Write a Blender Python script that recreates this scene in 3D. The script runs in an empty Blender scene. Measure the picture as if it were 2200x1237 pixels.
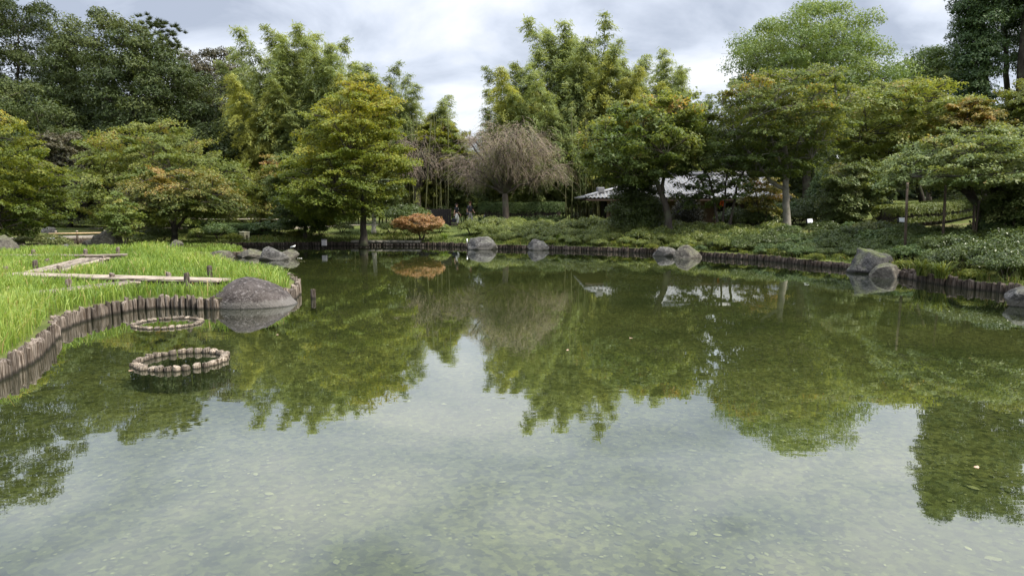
import bpy, bmesh, math, random
import numpy as np
from mathutils import Vector, Matrix, noise, geometry

# ------------------------------------------------------------------ camera, sky, sun
S = bpy.context.scene
COL = S.collection
R = math.radians
CAMZ, PITCH, FPX = 2.5, 7.0, 1467.0
cam_d = bpy.data.cameras.new('camera'); cam = bpy.data.objects.new('camera', cam_d); COL.objects.link(cam)
cam.location = (0, 0, CAMZ); cam.rotation_euler = (R(90 - PITCH), 0, 0)
cam_d.lens = 24.0; cam_d.sensor_width = 36.0; cam_d.clip_end = 2000; cam_d.clip_start = 0.05
S.camera = cam

SUN_EL, SUN_AZ = 50.0, 114.0          # azimuth clockwise from +Y (north): sun high, to the right of the viewer
sun_d = bpy.data.lights.new('sun', 'SUN'); sun = bpy.data.objects.new('sun', sun_d); COL.objects.link(sun)
sun_d.energy = 3.4; sun_d.angle = R(9); sun_d.color = (1.0, 0.93, 0.80)
sv = Vector((math.sin(R(SUN_AZ)) * math.cos(R(SUN_EL)), math.cos(R(SUN_AZ)) * math.cos(R(SUN_EL)), math.sin(R(SUN_EL))))
sun.rotation_euler = sv.to_track_quat('Z', 'Y').to_euler()
sun.location = sv * 100

W = bpy.data.worlds.new('World'); S.world = W; W.use_nodes = True
nt = W.node_tree; nt.nodes.clear()
def wn(t, **k):
    n = nt.nodes.new(t)
    for a, b in k.items(): setattr(n, a, b)
    return n
def wl(a, b): nt.links.new(a, b)
def wmath(op, a, b=None, clamp=False):
    n = wn('ShaderNodeMath', operation=op, use_clamp=clamp)
    for i, v in enumerate((a, b)):
        if v is None: continue
        if isinstance(v, (int, float)): n.inputs[i].default_value = v
        else: wl(v, n.inputs[i])
    return n.outputs[0]
sky = wn('ShaderNodeTexSky', sky_type='NISHITA', sun_disc=False, sun_elevation=R(SUN_EL), sun_rotation=R(SUN_AZ))
bg1 = wn('ShaderNodeBackground'); bg1.inputs[1].default_value = 0.09; wl(sky.outputs[0], bg1.inputs[0])
tc = wn('ShaderNodeTexCoord'); sp = wn('ShaderNodeSeparateXYZ'); wl(tc.outputs['Generated'], sp.inputs[0])
zc = wmath('ADD', wmath('MAXIMUM', sp.outputs[2], 0.0), 0.22)
cb = wn('ShaderNodeCombineXYZ'); wl(wmath('DIVIDE', sp.outputs[0], zc), cb.inputs[0]); wl(wmath('DIVIDE', sp.outputs[1], zc), cb.inputs[1])
cb.inputs[2].default_value = 3.7
n1 = wn('ShaderNodeTexNoise'); n1.inputs['Scale'].default_value = 1.75; n1.inputs['Detail'].default_value = 7; n1.inputs['Roughness'].default_value = 0.52; n1.inputs['Distortion'].default_value = 0.35
wl(cb.outputs[0], n1.inputs['Vector'])
rp = wn('ShaderNodeValToRGB'); wl(n1.outputs[0], rp.inputs[0])
e = rp.color_ramp.elements; e[0].position = 0.375; e[0].color = (0.30, 0.332, 0.40, 1); e[1].position = 0.635; e[1].color = (0.67, 0.68, 0.70, 1)
m = rp.color_ramp.elements.new(0.5); m.color = (0.475, 0.51, 0.58, 1)
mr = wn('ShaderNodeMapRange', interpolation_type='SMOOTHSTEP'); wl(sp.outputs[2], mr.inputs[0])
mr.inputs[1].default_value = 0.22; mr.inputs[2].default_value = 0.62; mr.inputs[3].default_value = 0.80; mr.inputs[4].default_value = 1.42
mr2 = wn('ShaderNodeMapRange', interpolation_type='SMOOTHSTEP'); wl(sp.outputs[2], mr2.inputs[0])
mr2.inputs[1].default_value = 0.45; mr2.inputs[2].default_value = 1.0; mr2.inputs[3].default_value = 1.0; mr2.inputs[4].default_value = 2.3  # zenith gain above the view, added for extra fill light on the trees
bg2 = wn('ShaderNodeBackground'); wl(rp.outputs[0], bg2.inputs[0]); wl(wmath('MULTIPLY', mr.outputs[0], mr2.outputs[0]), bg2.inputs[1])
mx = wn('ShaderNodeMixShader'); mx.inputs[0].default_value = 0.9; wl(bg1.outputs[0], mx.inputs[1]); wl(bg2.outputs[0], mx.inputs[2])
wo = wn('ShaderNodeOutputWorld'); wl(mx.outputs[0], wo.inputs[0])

S.view_settings.view_transform = 'Standard'; S.view_settings.look = 'None'
S.view_settings.exposure = 1.08; S.view_settings.gamma = 1.0; S.view_settings.use_curve_mapping = False
S.render.engine = 'CYCLES'
S.cycles.use_denoising = True
S.cycles.max_bounces = 8; S.cycles.diffuse_bounces = 5; S.cycles.glossy_bounces = 3; S.cycles.transmission_bounces = 4; S.cycles.transparent_max_bounces = 8
S.cycles.use_adaptive_sampling = True; S.cycles.adaptive_threshold = 0.01
S.cycles.caustics_reflective = False; S.cycles.caustics_refractive = False

# ------------------------------------------------------------------ helpers
cp, spn = math.cos(R(PITCH)), math.sin(R(PITCH))
def ray(px, py):
    a = (px - 1100) / FPX; b = -(py - 618.5) / FPX
    return Vector((a, b * spn + cp, b * cp - spn))
def atz(px, py, z=0.0):
    d = ray(px, py); t = (z - CAMZ) / d.z
    return Vector((d.x * t, d.y * t, z))
def atY(px, py, Y):
    d = ray(px, py); t = Y / d.y
    return Vector((d.x * t, Y, CAMZ + d.z * t))
def ss(t):
    t = np.clip(t, 0, 1); return t * t * (3 - 2 * t)

def mesh_np(name, V, F, tint=None):
    V = np.ascontiguousarray(V, dtype=np.float32); F = np.ascontiguousarray(F, dtype=np.int32)
    me = bpy.data.meshes.new(name)
    k = F.shape[1]
    me.vertices.add(len(V)); me.vertices.foreach_set('co', V.ravel())
    me.loops.add(F.size); me.loops.foreach_set('vertex_index', F.ravel())
    me.polygons.add(len(F)); me.polygons.foreach_set('loop_start', np.arange(0, F.size, k, dtype=np.int32))
    me.update(calc_edges=True)
    if tint is not None:
        at = me.attributes.new('tint', 'FLOAT', 'FACE'); at.data.foreach_set('value', np.ascontiguousarray(tint, dtype=np.float32))
    return me
def obj(name, me, mat=None, parent=None, loc=None, smooth=False):
    o = bpy.data.objects.new(name, me); COL.objects.link(o)
    if mat is not None and len(me.materials) == 0: me.materials.append(mat)
    if parent is not None: o.parent = parent
    if loc is not None: o.location = loc
    if smooth: me.polygons.foreach_set('use_smooth', [True] * len(me.polygons))
    return o
def tag(o, label=None, cat=None, group=None, kind=None):
    if label: o['label'] = label
    if cat: o['category'] = cat
    if group: o['group'] = group
    if kind: o['kind'] = kind
    return o
def empty(name, loc, label, cat, group=None, rz=0.0):
    o = bpy.data.objects.new(name, None); COL.objects.link(o); o.location = loc; o.rotation_euler = (0, 0, rz)
    o.empty_display_size = 0.3
    return tag(o, label, cat, group)
def dup(root, loc, rz=0.0, scale=1.0, label=None, group=None):
    r = root.copy(); COL.objects.link(r); r.location = loc; r.rotation_euler = (0, 0, rz)
    r.scale = (scale,) * 3 if isinstance(scale, (int, float)) else scale
    if label: r['label'] = label
    if group: r['group'] = group
    for ch in list(root.children):
        c = ch.copy(); COL.objects.link(c); c.parent = r
        for g in list(ch.children):
            d = g.copy(); COL.objects.link(d); d.parent = c
    return r

class Acc:
    """collects quads (tubes, boxes) into one mesh"""
    def __init__(self): self.V = []; self.F = []; self.n = 0
    def add(self, V, F):
        self.V.append(np.asarray(V, float)); self.F.append(np.asarray(F, int) + self.n); self.n += len(V)
    def tube(self, P, rad, sides=6, cap=True):
        P = np.asarray(P, float); N = len(P)
        rad = np.full(N, rad, float) if np.isscalar(rad) else np.asarray(rad, float)
        T = np.gradient(P, axis=0); T /= (np.linalg.norm(T, axis=1)[:, None] + 1e-9)
        ref = np.array([0.31, 0.95, 0.05]) if abs(T[:, 2]).mean() > .6 else np.array([0.03, 0.1, 1.0])
        A = np.cross(T, ref); A /= (np.linalg.norm(A, axis=1)[:, None] + 1e-9)
        B = np.cross(T, A)
        th = np.arange(sides) * 2 * np.pi / sides
        V = P[:, None, :] + rad[:, None, None] * (np.cos(th)[None, :, None] * A[:, None, :] + np.sin(th)[None, :, None] * B[:, None, :])
        V = V.reshape(-1, 3)
        i = np.arange(N - 1)[:, None] * sides; j = np.arange(sides)[None, :]; j2 = (j + 1) % sides
        F = np.stack([i + j, i + j2, i + sides + j2, i + sides + j], -1).reshape(-1, 4)
        if cap:
            V = np.vstack([V, P[:1], P[-1:]]); c0 = N * sides; c1 = c0 + 1
            jj = np.arange(0, sides, 2)
            f0 = np.stack([np.full(len(jj), c0), (jj + 2) % sides, (jj + 1) % sides, jj], -1)
            o = (N - 1) * sides
            f1 = np.stack([np.full(len(jj), c1), o + jj, o + (jj + 1) % sides, o + (jj + 2) % sides], -1)
            if sides % 2 == 0: F = np.vstack([F, f0, f1])
        self.add(V, F)
    def box(self, c, s, rz=0.0, M=None):
        v = np.array([[x, y, z] for x in (-.5, .5) for y in (-.5, .5) for z in (-.5, .5)], float) * np.array(s, float)
        if M is not None: v = v @ np.array(M.to_3x3()).T
        if rz:
            ca, sa = math.cos(rz), math.sin(rz); v = np.stack([v[:, 0] * ca - v[:, 1] * sa, v[:, 0] * sa + v[:, 1] * ca, v[:, 2]], -1)
        v += np.array(c, float)
        self.add(v, [[0, 1, 3, 2], [4, 6, 7, 5], [0, 4, 5, 1], [2, 3, 7, 6], [0, 2, 6, 4], [1, 5, 7, 3]])
    def build(self, name, mat, parent=None, loc=None, smooth=False):
        me = mesh_np(name, np.vstack(self.V), np.vstack(self.F))
        return obj(name, me, mat, parent, loc, smooth)
def bevelled_box(name, s, mat, parent=None, loc=(0, 0, 0), rz=0.0, bev=0.01):
    bm = bmesh.new(); bmesh.ops.create_cube(bm, size=1.0)
    bmesh.ops.scale(bm, vec=s, verts=bm.verts)
    bmesh.ops.bevel(bm, geom=list(bm.edges), offset=bev, segments=1, affect='EDGES')
    me = bpy.data.meshes.new(name); bm.to_mesh(me); bm.free()
    o = obj(name, me, mat, parent, loc); o.rotation_euler = (0, 0, rz); return o

# ------------------------------------------------------------------ materials
def newmat(name):
    m = bpy.data.materials.new(name); m.use_nodes = True
    t = m.node_tree; t.nodes.clear()
    out = t.nodes.new('ShaderNodeOutputMaterial')
    return m, t, out
def nd(t, typ, ins=None, **k):
    n = t.nodes.new(typ)
    for a, b in k.items(): setattr(n, a, b)
    for a, b in (ins or {}).items():
        if hasattr(b, 'is_linked') or isinstance(b, bpy.types.NodeSocket): t.links.new(b, n.inputs[a])
        else: n.inputs[a].default_value = b
    return n
def ramp(t, fac, stops, interp='LINEAR'):
    n = t.nodes.new('ShaderNodeValToRGB'); n.color_ramp.interpolation = interp
    while len(n.color_ramp.elements) < len(stops): n.color_ramp.elements.new(0.5)
    for e, (p, c) in zip(n.color_ramp.elements, stops):
        e.position = p; e.color = (c[0], c[1], c[2], 1)
    t.links.new(fac, n.inputs[0]); return n.outputs[0]
def mixc(t, fac, a, b, mode='MIX'):
    n = t.nodes.new('ShaderNodeMix'); n.data_type = 'RGBA'; n.blend_type = mode
    for i, v in ((0, fac), (6, a), (7, b)):
        if isinstance(v, bpy.types.NodeSocket): t.links.new(v, n.inputs[i])
        else: n.inputs[i].default_value = v if not isinstance(v, tuple) or len(v) == 4 else (*v, 1)
    return n.outputs[2]
def coords(t, kind='Object'):
    return t.nodes.new('ShaderNodeTexCoord').outputs[kind]
def mapping(t, vec, scale=(1, 1, 1), rot=(0, 0, 0)):
    return nd(t, 'ShaderNodeMapping', {'Vector': vec, 'Scale': scale, 'Rotation': rot}).outputs[0]
def noise_t(t, vec, scale, detail=4, rough=0.55, dist=0.0):
    return nd(t, 'ShaderNodeTexNoise', {'Vector': vec, 'Scale': scale, 'Detail': detail, 'Roughness': rough, 'Distortion': dist}).outputs[0]

def leafmat(name, stops, trans=0.35, gloss=0.3, rough=0.5):
    m, t, out = newmat(name)
    at = nd(t, 'ShaderNodeAttribute', attribute_name='tint')
    c = ramp(t, at.outputs['Fac'], stops)
    oi = nd(t, 'ShaderNodeObjectInfo')
    hs = nd(t, 'ShaderNodeHueSaturation', {'Color': c, 'Value': nd(t, 'ShaderNodeMapRange', {0: oi.outputs['Random'], 3: 0.86, 4: 1.14}).outputs[0]})
    p = nd(t, 'ShaderNodeBsdfPrincipled', {'Base Color': hs.outputs[0], 'Roughness': rough, 'Specular IOR Level': gloss})
    tr = nd(t, 'ShaderNodeBsdfTranslucent', {'Color': mixc(t, 1.0, hs.outputs[0], (1.25, 1.15, 0.6, 1), 'MULTIPLY')})
    mx = nd(t, 'ShaderNodeMixShader', {0: trans, 1: p.outputs[0], 2: tr.outputs[0]})
    t.links.new(mx.outputs[0], out.inputs[0]); return m
def barkmat(name, dark, light, scale=6.0, stretch=0.25):
    m, t, out = newmat(name)
    v = mapping(t, coords(t), (1, 1, stretch))
    n = noise_t(t, v, scale, 6, 0.65, 0.4); n2 = noise_t(t, coords(t), 1.3, 3)
    c = ramp(t, n, [(0.3, dark), (0.7, light)])
    c = mixc(t, nd(t, 'ShaderNodeMapRange', {0: n2, 1: 0.5, 2: 0.72}).outputs[0], c, (0.09, 0.10, 0.06, 1))
    b = nd(t, 'ShaderNodeBump', {'Height': n, 'Strength': 0.7, 'Distance': 0.04})
    p = nd(t, 'ShaderNodeBsdfPrincipled', {'Base Color': c, 'Roughness': 0.9, 'Normal': b.outputs[0], 'Specular IOR Level': 0.2})
    t.links.new(p.outputs[0], out.inputs[0]); return m
def plain(name, col, rough=0.6, metal=0.0, spec=0.4, var=0.12, scale=8.0):
    m, t, out = newmat(name)
    n = noise_t(t, coords(t), scale, 5)
    c = mixc(t, n, tuple(x * (1 - var * 2) for x in col) + (1,), tuple(min(1, x * (1 + var)) for x in col) + (1,))
    p = nd(t, 'ShaderNodeBsdfPrincipled', {'Base Color': c, 'Roughness': rough, 'Metallic': metal, 'Specular IOR Level': spec})
    t.links.new(p.outputs[0], out.inputs[0]); return m
def woodlog(name, c_dark, c_light, wet=(0.02, 0.075), gs=(1, 1, 0.35), gscale=8):
    m, t, out = newmat(name)
    oi = nd(t, 'ShaderNodeObjectInfo')
    off = nd(t, 'ShaderNodeVectorMath', {0: coords(t), 1: nd(t, 'ShaderNodeCombineXYZ', {0: nd(t, 'ShaderNodeMath', {0: oi.outputs['Random'], 1: 60.0}, operation='MULTIPLY').outputs[0]}).outputs[0]}, operation='ADD').outputs[0]
    v = mapping(t, off, gs)
    n = noise_t(t, v, gscale, 6, 0.65, 0.5)
    big = noise_t(t, mapping(t, off, (1, 1, 1.4) if wet else (.4, 2, 1)), 2.6 if wet else 3, 4, 0.6)
    c = ramp(t, n, [(0.34, tuple(x * .18 for x in c_dark)), (0.44, tuple(x * .8 for x in c_dark)), (0.66, c_light)])
    c = mixc(t, nd(t, 'ShaderNodeMapRange', {0: big, 1: 0.52, 2: 0.66, 4: .85}).outputs[0], c, (0.055, 0.038, 0.024, 1))
    br = nd(t, 'ShaderNodeMapRange', {0: oi.outputs['Random'], 3: 0.5, 4: 1.3}).outputs[0]
    c = mixc(t, 1.0, c, nd(t, 'ShaderNodeCombineXYZ', {0: br, 1: br, 2: br}).outputs[0], 'MULTIPLY')
    if wet:
        gz = nd(t, 'ShaderNodeSeparateXYZ', {0: nd(t, 'ShaderNodeNewGeometry').outputs['Position']}).outputs[2]
        w = nd(t, 'ShaderNodeMapRange', {0: gz, 1: wet[0], 2: wet[1], 3: 0.92, 4: 0.0}).outputs[0]
        c = mixc(t, w, c, (0.02, 0.018, 0.014, 1))
    b = nd(t, 'ShaderNodeBump', {'Height': n, 'Strength': 0.8, 'Distance': 0.012})
    p = nd(t, 'ShaderNodeBsdfPrincipled', {'Base Color': c, 'Roughness': 0.85, 'Normal': b.outputs[0], 'Specular IOR Level': 0.2})
    t.links.new(p.outputs[0], out.inputs[0]); return m
def rockmat(name, a, b_, lich=(0.42, 0.40, 0.37), band=None, moss=0.0):
    m, t, out = newmat(name)
    v = coords(t)
    n = noise_t(t, v, 2.2, 8, 0.62, 0.3); n2 = noise_t(t, v, 14, 6, 0.7); n3 = noise_t(t, v, 9.0, 8, 0.78)
    c = ramp(t, n, [(0.32, a), (0.68, b_)])
    c = mixc(t, nd(t, 'ShaderNodeMapRange', {0: n3, 1: 0.53, 2: 0.62, 4: 0.75}).outputs[0], c, (*lich, 1))
    c = mixc(t, 0.6, c, ramp(t, n2, [(0.25, (.35, .35, .35)), (0.7, (1.1, 1.1, 1.1))]), 'MULTIPLY')
    wv = nd(t, 'ShaderNodeVectorMath', {0: v, 1: nd(t, 'ShaderNodeVectorMath', {0: nd(t, 'ShaderNodeTexNoise', {'Vector': v, 'Scale': 2.5, 'Detail': 5.0}).outputs[1], 1: (.9, .9, .9)}, operation='MULTIPLY').outputs[0]}, operation='ADD').outputs[0]
    ck = nd(t, 'ShaderNodeTexVoronoi', {'Vector': wv, 'Scale': 0.9}, feature='DISTANCE_TO_EDGE').outputs['Distance']
    ckm = nd(t, 'ShaderNodeMapRange', {0: ck, 1: 0.003, 2: 0.022, 3: 0.6, 4: 1.0}).outputs[0]
    c = mixc(t, 1.0, c, nd(t, 'ShaderNodeCombineXYZ', {0: ckm, 1: ckm, 2: ckm}).outputs[0], 'MULTIPLY')
    g = nd(t, 'ShaderNodeNewGeometry')
    if moss:
        nz = nd(t, 'ShaderNodeSeparateXYZ', {0: g.outputs['Normal']}).outputs[2]
        k = nd(t, 'ShaderNodeMath', {0: nd(t, 'ShaderNodeMapRange', {0: nz, 1: 0.45, 2: 0.9}).outputs[0], 1: nd(t, 'ShaderNodeMapRange', {0: n, 1: 0.4, 2: 0.6}).outputs[0]}, operation='MULTIPLY').outputs[0]
        k = nd(t, 'ShaderNodeMath', {0: k, 1: moss}, operation='MULTIPLY').outputs[0]
        c = mixc(t, k, c, (0.10, 0.12, 0.03, 1))
    if band:
        gz = nd(t, 'ShaderNodeSeparateXYZ', {0: g.outputs['Position']}).outputs[2]
        hz = nd(t, 'ShaderNodeMath', {0: gz, 1: nd(t, 'ShaderNodeMath', {0: n2, 1: 0.24}, operation='MULTIPLY').outputs[0]}, operation='SUBTRACT').outputs[0]
        k = nd(t, 'ShaderNodeMapRange', {0: hz, 1: band * .1, 2: band * .5, 3: 0.6, 4: 0.0}).outputs[0]
        c = mixc(t, k, c, (0.17, 0.16, 0.145, 1))
        k2 = nd(t, 'ShaderNodeMapRange', {0: gz, 1: 0.01, 2: 0.035, 3: 0.8, 4: 0.0}).outputs[0]
        c = mixc(t, k2, c, (0.03, 0.03, 0.026, 1))
    hb = nd(t, 'ShaderNodeMath', {0: nd(t, 'ShaderNodeMath', {0: n2, 1: n3}, operation='ADD').outputs[0], 1: ckm}, operation='ADD').outputs[0]
    b = nd(t, 'ShaderNodeBump', {'Height': hb, 'Strength': 1.0, 'Distance': 0.045})
    p = nd(t, 'ShaderNodeBsdfPrincipled', {'Base Color': c, 'Roughness': 0.85, 'Normal': b.outputs[0], 'Specular IOR Level': 0.25})
    t.links.new(p.outputs[0], out.inputs[0]); return m

M = {}
M['maple_yellow'] = leafmat('maple_yellow', [(0.0, (0.072, 0.112, 0.020)), (0.45, (0.155, 0.19, 0.029)), (0.8, (0.28, 0.275, 0.04)), (1.0, (0.36, 0.28, 0.05))], 0.48)
M['maple_green'] = leafmat('maple_green', [(0.0, (0.06, 0.098, 0.027)), (0.5, (0.13, 0.177, 0.046)), (0.93, (0.265, 0.285, 0.075)), (1.0, (0.34, 0.22, 0.07))], 0.5)
M['maple_olive'] = leafmat('maple_olive', [(0.0, (0.065, 0.10, 0.022)), (0.5, (0.145, 0.18, 0.04)), (0.93, (0.25, 0.255, 0.07)), (1.0, (0.32, 0.21, 0.07))], 0.48)
M['maple_orange'] = leafmat('maple_orange', [(0.0, (0.06, 0.09, 0.018)), (0.4, (0.14, 0.15, 0.03)), (0.7, (0.28, 0.215, 0.055)), (1.0, (0.38, 0.21, 0.085))], 0.38)
M['maple_grey'] = leafmat('maple_grey', [(0.0, (0.06, 0.096, 0.030)), (0.5, (0.128, 0.167, 0.055)), (0.95, (0.215, 0.237, 0.085)), (1.0, (0.27, 0.21, 0.08))], 0.4)
M['red_maple'] = leafmat('red_maple', [(0.0, (0.09, 0.10, 0.03)), (0.35, (0.24, 0.17, 0.07)), (0.7, (0.36, 0.20, 0.095)), (1.0, (0.44, 0.27, 0.15))], 0.4)
M['dark_leaf'] = leafmat('dark_leaf', [(0.0, (0.02, 0.033, 0.010)), (0.5, (0.044, 0.063, 0.018)), (1.0, (0.09, 0.108, 0.03))], 0.28, 0.2)
M['dark_brown_leaf'] = leafmat('dark_brown_leaf', [(0.0, (0.025, 0.030, 0.015)), (0.5, (0.05, 0.05, 0.025)), (1.0, (0.09, 0.075, 0.04))], 0.2, 0.3)
M['camphor_leaf'] = leafmat('camphor_leaf', [(0.0, (0.06, 0.105, 0.028)), (0.5, (0.12, 0.175, 0.045)), (1.0, (0.22, 0.27, 0.08))], 0.4, 0.35)
M['tall_leaf'] = leafmat('tall_leaf', [(0.0, (0.03, 0.06, 0.022)), (0.5, (0.06, 0.10, 0.035)), (1.0, (0.12, 0.17, 0.05))], 0.3, 0.25)
M['bamboo_leaf'] = leafmat('bamboo_leaf', [(0.0, (0.10, 0.14, 0.05)), (0.5, (0.205, 0.255, 0.095)), (1.0, (0.35, 0.385, 0.17))], 0.48, 0.3)
M['bamboo_yellow_leaf'] = leafmat('bamboo_yellow_leaf', [(0.0, (0.15, 0.18, 0.05)), (0.5, (0.28, 0.30, 0.08)), (1.0, (0.40, 0.41, 0.13))], 0.5, 0.3)
M['shrub_leaf'] = leafmat('shrub_leaf', [(0.0, (0.06, 0.09, 0.018)), (0.5, (0.14, 0.175, 0.032)), (1.0, (0.27, 0.285, 0.07))], 0.25, 0.5, 0.4)
M['camellia_leaf'] = leafmat('camellia_leaf', [(0.0, (0.034, 0.054, 0.013)), (0.5, (0.07, 0.097, 0.024)), (1.0, (0.12, 0.155, 0.045))], 0.25, 0.32, 0.36)
M['pale_leaf'] = leafmat('pale_leaf', [(0.0, (0.07, 0.09, 0.03)), (0.5, (0.13, 0.15, 0.05)), (1.0, (0.22, 0.21, 0.08))], 0.3)
M['hedge_leaf'] = leafmat('hedge_leaf', [(0.0, (0.035, 0.064, 0.02)), (0.5, (0.075, 0.118, 0.035)), (1.0, (0.145, 0.19, 0.06))], 0.3, 0.35)
M['azalea_leaf'] = leafmat('azalea_leaf', [(0.0, (0.05, 0.075, 0.016)), (0.5, (0.10, 0.125, 0.025)), (1.0, (0.18, 0.19, 0.045))], 0.25, 0.3)
M['grass'] = leafmat('grass', [(0.0, (0.075, 0.135, 0.024)), (0.5, (0.165, 0.25, 0.042)), (0.88, (0.28, 0.36, 0.08)), (0.95, (0.33, 0.37, 0.11)), (1.0, (0.40, 0.31, 0.15))], 0.42, 0.3)
M['bank_grass'] = leafmat('bank_grass', [(0.0, (0.04, 0.06, 0.015)), (0.5, (0.075, 0.105, 0.022)), (0.85, (0.13, 0.155, 0.035)), (1.0, (0.25, 0.20, 0.08))], 0.35, 0.2)
M['fern'] = leafmat('fern', [(0.0, (0.06, 0.09, 0.015)), (0.5, (0.13, 0.16, 0.025)), (1.0, (0.26, 0.23, 0.04))], 0.35, 0.2)
M['bark'] = barkmat('bark', (0.03, 0.024, 0.019), (0.10, 0.083, 0.068))
M['bark_grey'] = barkmat('bark_grey', (0.10, 0.09, 0.075), (0.27, 0.25, 0.215), 5, 0.6)
M['bark_dark'] = barkmat('bark_dark', (0.018, 0.015, 0.012), (0.065, 0.055, 0.045))
M['bark_pale'] = barkmat('bark_pale', (0.25, 0.24, 0.21), (0.45, 0.43, 0.38))
M['cherry_twig'] = barkmat('cherry_twig', (0.17, 0.132, 0.10), (0.40, 0.32, 0.25), 9, 0.5)
M['culm'] = barkmat('culm', (0.05, 0.055, 0.02), (0.13, 0.13, 0.055), 3, 0.1)
M['log'] = woodlog('log', (0.105, 0.08, 0.062), (0.31, 0.265, 0.225))
M['log_pale'] = woodlog('log_pale', (0.15, 0.12, 0.09), (0.40, 0.335, 0.265), (0.004, 0.03))
M['log_dark'] = woodlog('log_dark', (0.04, 0.03, 0.023), (0.15, 0.12, 0.098))
M['board'] = woodlog('board', (0.24, 0.195, 0.15), (0.43, 0.37, 0.30), False, (.12, 1, 1), 22)
M['pole_wood'] = woodlog('pole_wood', (0.05, 0.038, 0.027), (0.12, 0.09, 0.062), False, (1, 1, .1), 20)
M['bamboo_rail'] = plain('bamboo_rail', (0.50, 0.36, 0.20), 0.5, var=0.2)
M['white_rail'] = plain('white_rail', (0.62, 0.56, 0.44), 0.5, var=0.1)
M['boulder'] = rockmat('boulder', (0.045, 0.036, 0.033), (0.10, 0.085, 0.078), (0.26, 0.235, 0.225), band=0.17)
M['rock_grey'] = rockmat('rock_grey', (0.055, 0.052, 0.05), (0.14, 0.133, 0.127), (0.27, 0.26, 0.25), band=0.16, moss=0.3)
M['rock_block'] = rockmat('rock_block', (0.035, 0.034, 0.033), (0.085, 0.082, 0.078), (0.15, 0.145, 0.14), moss=0.9)
M['rock_dark'] = rockmat('rock_dark', (0.055, 0.05, 0.042), (0.14, 0.125, 0.105), (0.26, 0.25, 0.20), moss=0.6)
M['stone_slab'] = rockmat('stone_slab', (0.20, 0.17, 0.14), (0.34, 0.30, 0.25), (0.36, 0.33, 0.28))
M['concrete'] = plain('concrete', (0.24, 0.225, 0.19), 0.9, var=0.25, scale=3)
M['soil'] = plain('soil', (0.045, 0.036, 0.026), 0.95, var=0.3)
M['black'] = plain('black', (0.012, 0.012, 0.014), 0.4)
M['white_glass'] = plain('white_glass', (0.78, 0.80, 0.84), 0.15, var=0.02)
M['cream'] = plain('cream', (0.60, 0.55, 0.38), 0.5, var=0.06)
M['cream_dark'] = plain('cream_dark', (0.10, 0.08, 0.05), 0.6)
M['white_paint'] = plain('white_paint', (0.80, 0.80, 0.78), 0.5, var=0.04)
M['dark_wood'] = plain('dark_wood', (0.075, 0.046, 0.035), 0.7, var=0.3, scale=4)
M['brown_wood'] = plain('brown_wood', (0.135, 0.09, 0.068), 0.7, var=0.3, scale=4)
M['dark_void'] = plain('dark_void', (0.010, 0.008, 0.008), 0.8)  # near-black: fence boards, and painted shade inside the house
M['tile'] = plain('tile', (0.27, 0.27, 0.28), 0.36, spec=0.9, var=0.25, scale=2.5)
M['tile_dark'] = plain('tile_dark', (0.14, 0.14, 0.15), 0.4)
M['orange_sign'] = plain('orange_sign', (0.85, 0.13, 0.03), 0.5, var=0.03)
M['yellow'] = plain('yellow', (0.75, 0.48, 0.04), 0.5)
M['skin'] = plain('skin', (0.48, 0.29, 0.21), 0.55, var=0.05)
M['hair'] = plain('hair', (0.03, 0.02, 0.017), 0.5)
M['hair_brown'] = plain('hair_brown', (0.10, 0.05, 0.03), 0.5)
M['black_cloth'] = plain('black_cloth', (0.015, 0.016, 0.024), 0.85)
M['charcoal_cloth'] = plain('charcoal_cloth', (0.055, 0.055, 0.07), 0.85)
M['white_cloth'] = plain('white_cloth', (0.75, 0.74, 0.72), 0.85, var=0.05)
M['grey_cloth'] = plain('grey_cloth', (0.40, 0.39, 0.37), 0.85, var=0.08)
M['feather'] = plain('feather', (0.75, 0.75, 0.74), 0.7, var=0.05)
M['feather_grey'] = plain('feather_grey', (0.25, 0.26, 0.28), 0.7)
M['leaf_litter'] = plain('leaf_litter', (0.40, 0.27, 0.19), 0.7)

def ground_mat():
    m, t, out = newmat('ground')
    v = coords(t)
    n = noise_t(t, v, 0.35, 5, 0.6); n2 = noise_t(t, v, 6, 6, 0.7); n3 = noise_t(t, v, 55, 3, 0.7)
    c = ramp(t, n, [(0.38, (0.055, 0.075, 0.02)), (0.52, (0.125, 0.15, 0.042)), (0.66, (0.15, 0.125, 0.06))])
    c = mixc(t, 0.55, c, ramp(t, n2, [(0.3, (.45, .45, .4)), (0.7, (1.2, 1.2, 1.1))]), 'MULTIPLY')
    c = mixc(t, 0.5, c, ramp(t, n3, [(0.3, (.5, .5, .5)), (0.7, (1.25, 1.25, 1.2))]), 'MULTIPLY')
    b = nd(t, 'ShaderNodeBump', {'Height': n3, 'Strength': 0.6, 'Distance': 0.05})
    p = nd(t, 'ShaderNodeBsdfPrincipled', {'Base Color': c, 'Roughness': 0.95, 'Normal': b.outputs[0], 'Specular IOR Level': 0.15})
    t.links.new(p.outputs[0], out.inputs[0]); return m
M['ground'] = ground_mat()
def path_mat():
    m, t, out = newmat('path')
    v = coords(t); n = noise_t(t, v, 3, 5); n3 = noise_t(t, v, 80, 2)
    c = mixc(t, n, (0.22, 0.19, 0.14, 1), (0.34, 0.30, 0.23, 1)); c = mixc(t, 0.4, c, ramp(t, n3, [(.3, (.5, .5, .5)), (.7, (1.2, 1.2, 1.2))]), 'MULTIPLY')
    p = nd(t, 'ShaderNodeBsdfPrincipled', {'Base Color': c, 'Roughness': 0.95}); t.links.new(p.outputs[0], out.inputs[0]); return m
M['path'] = path_mat()
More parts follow.
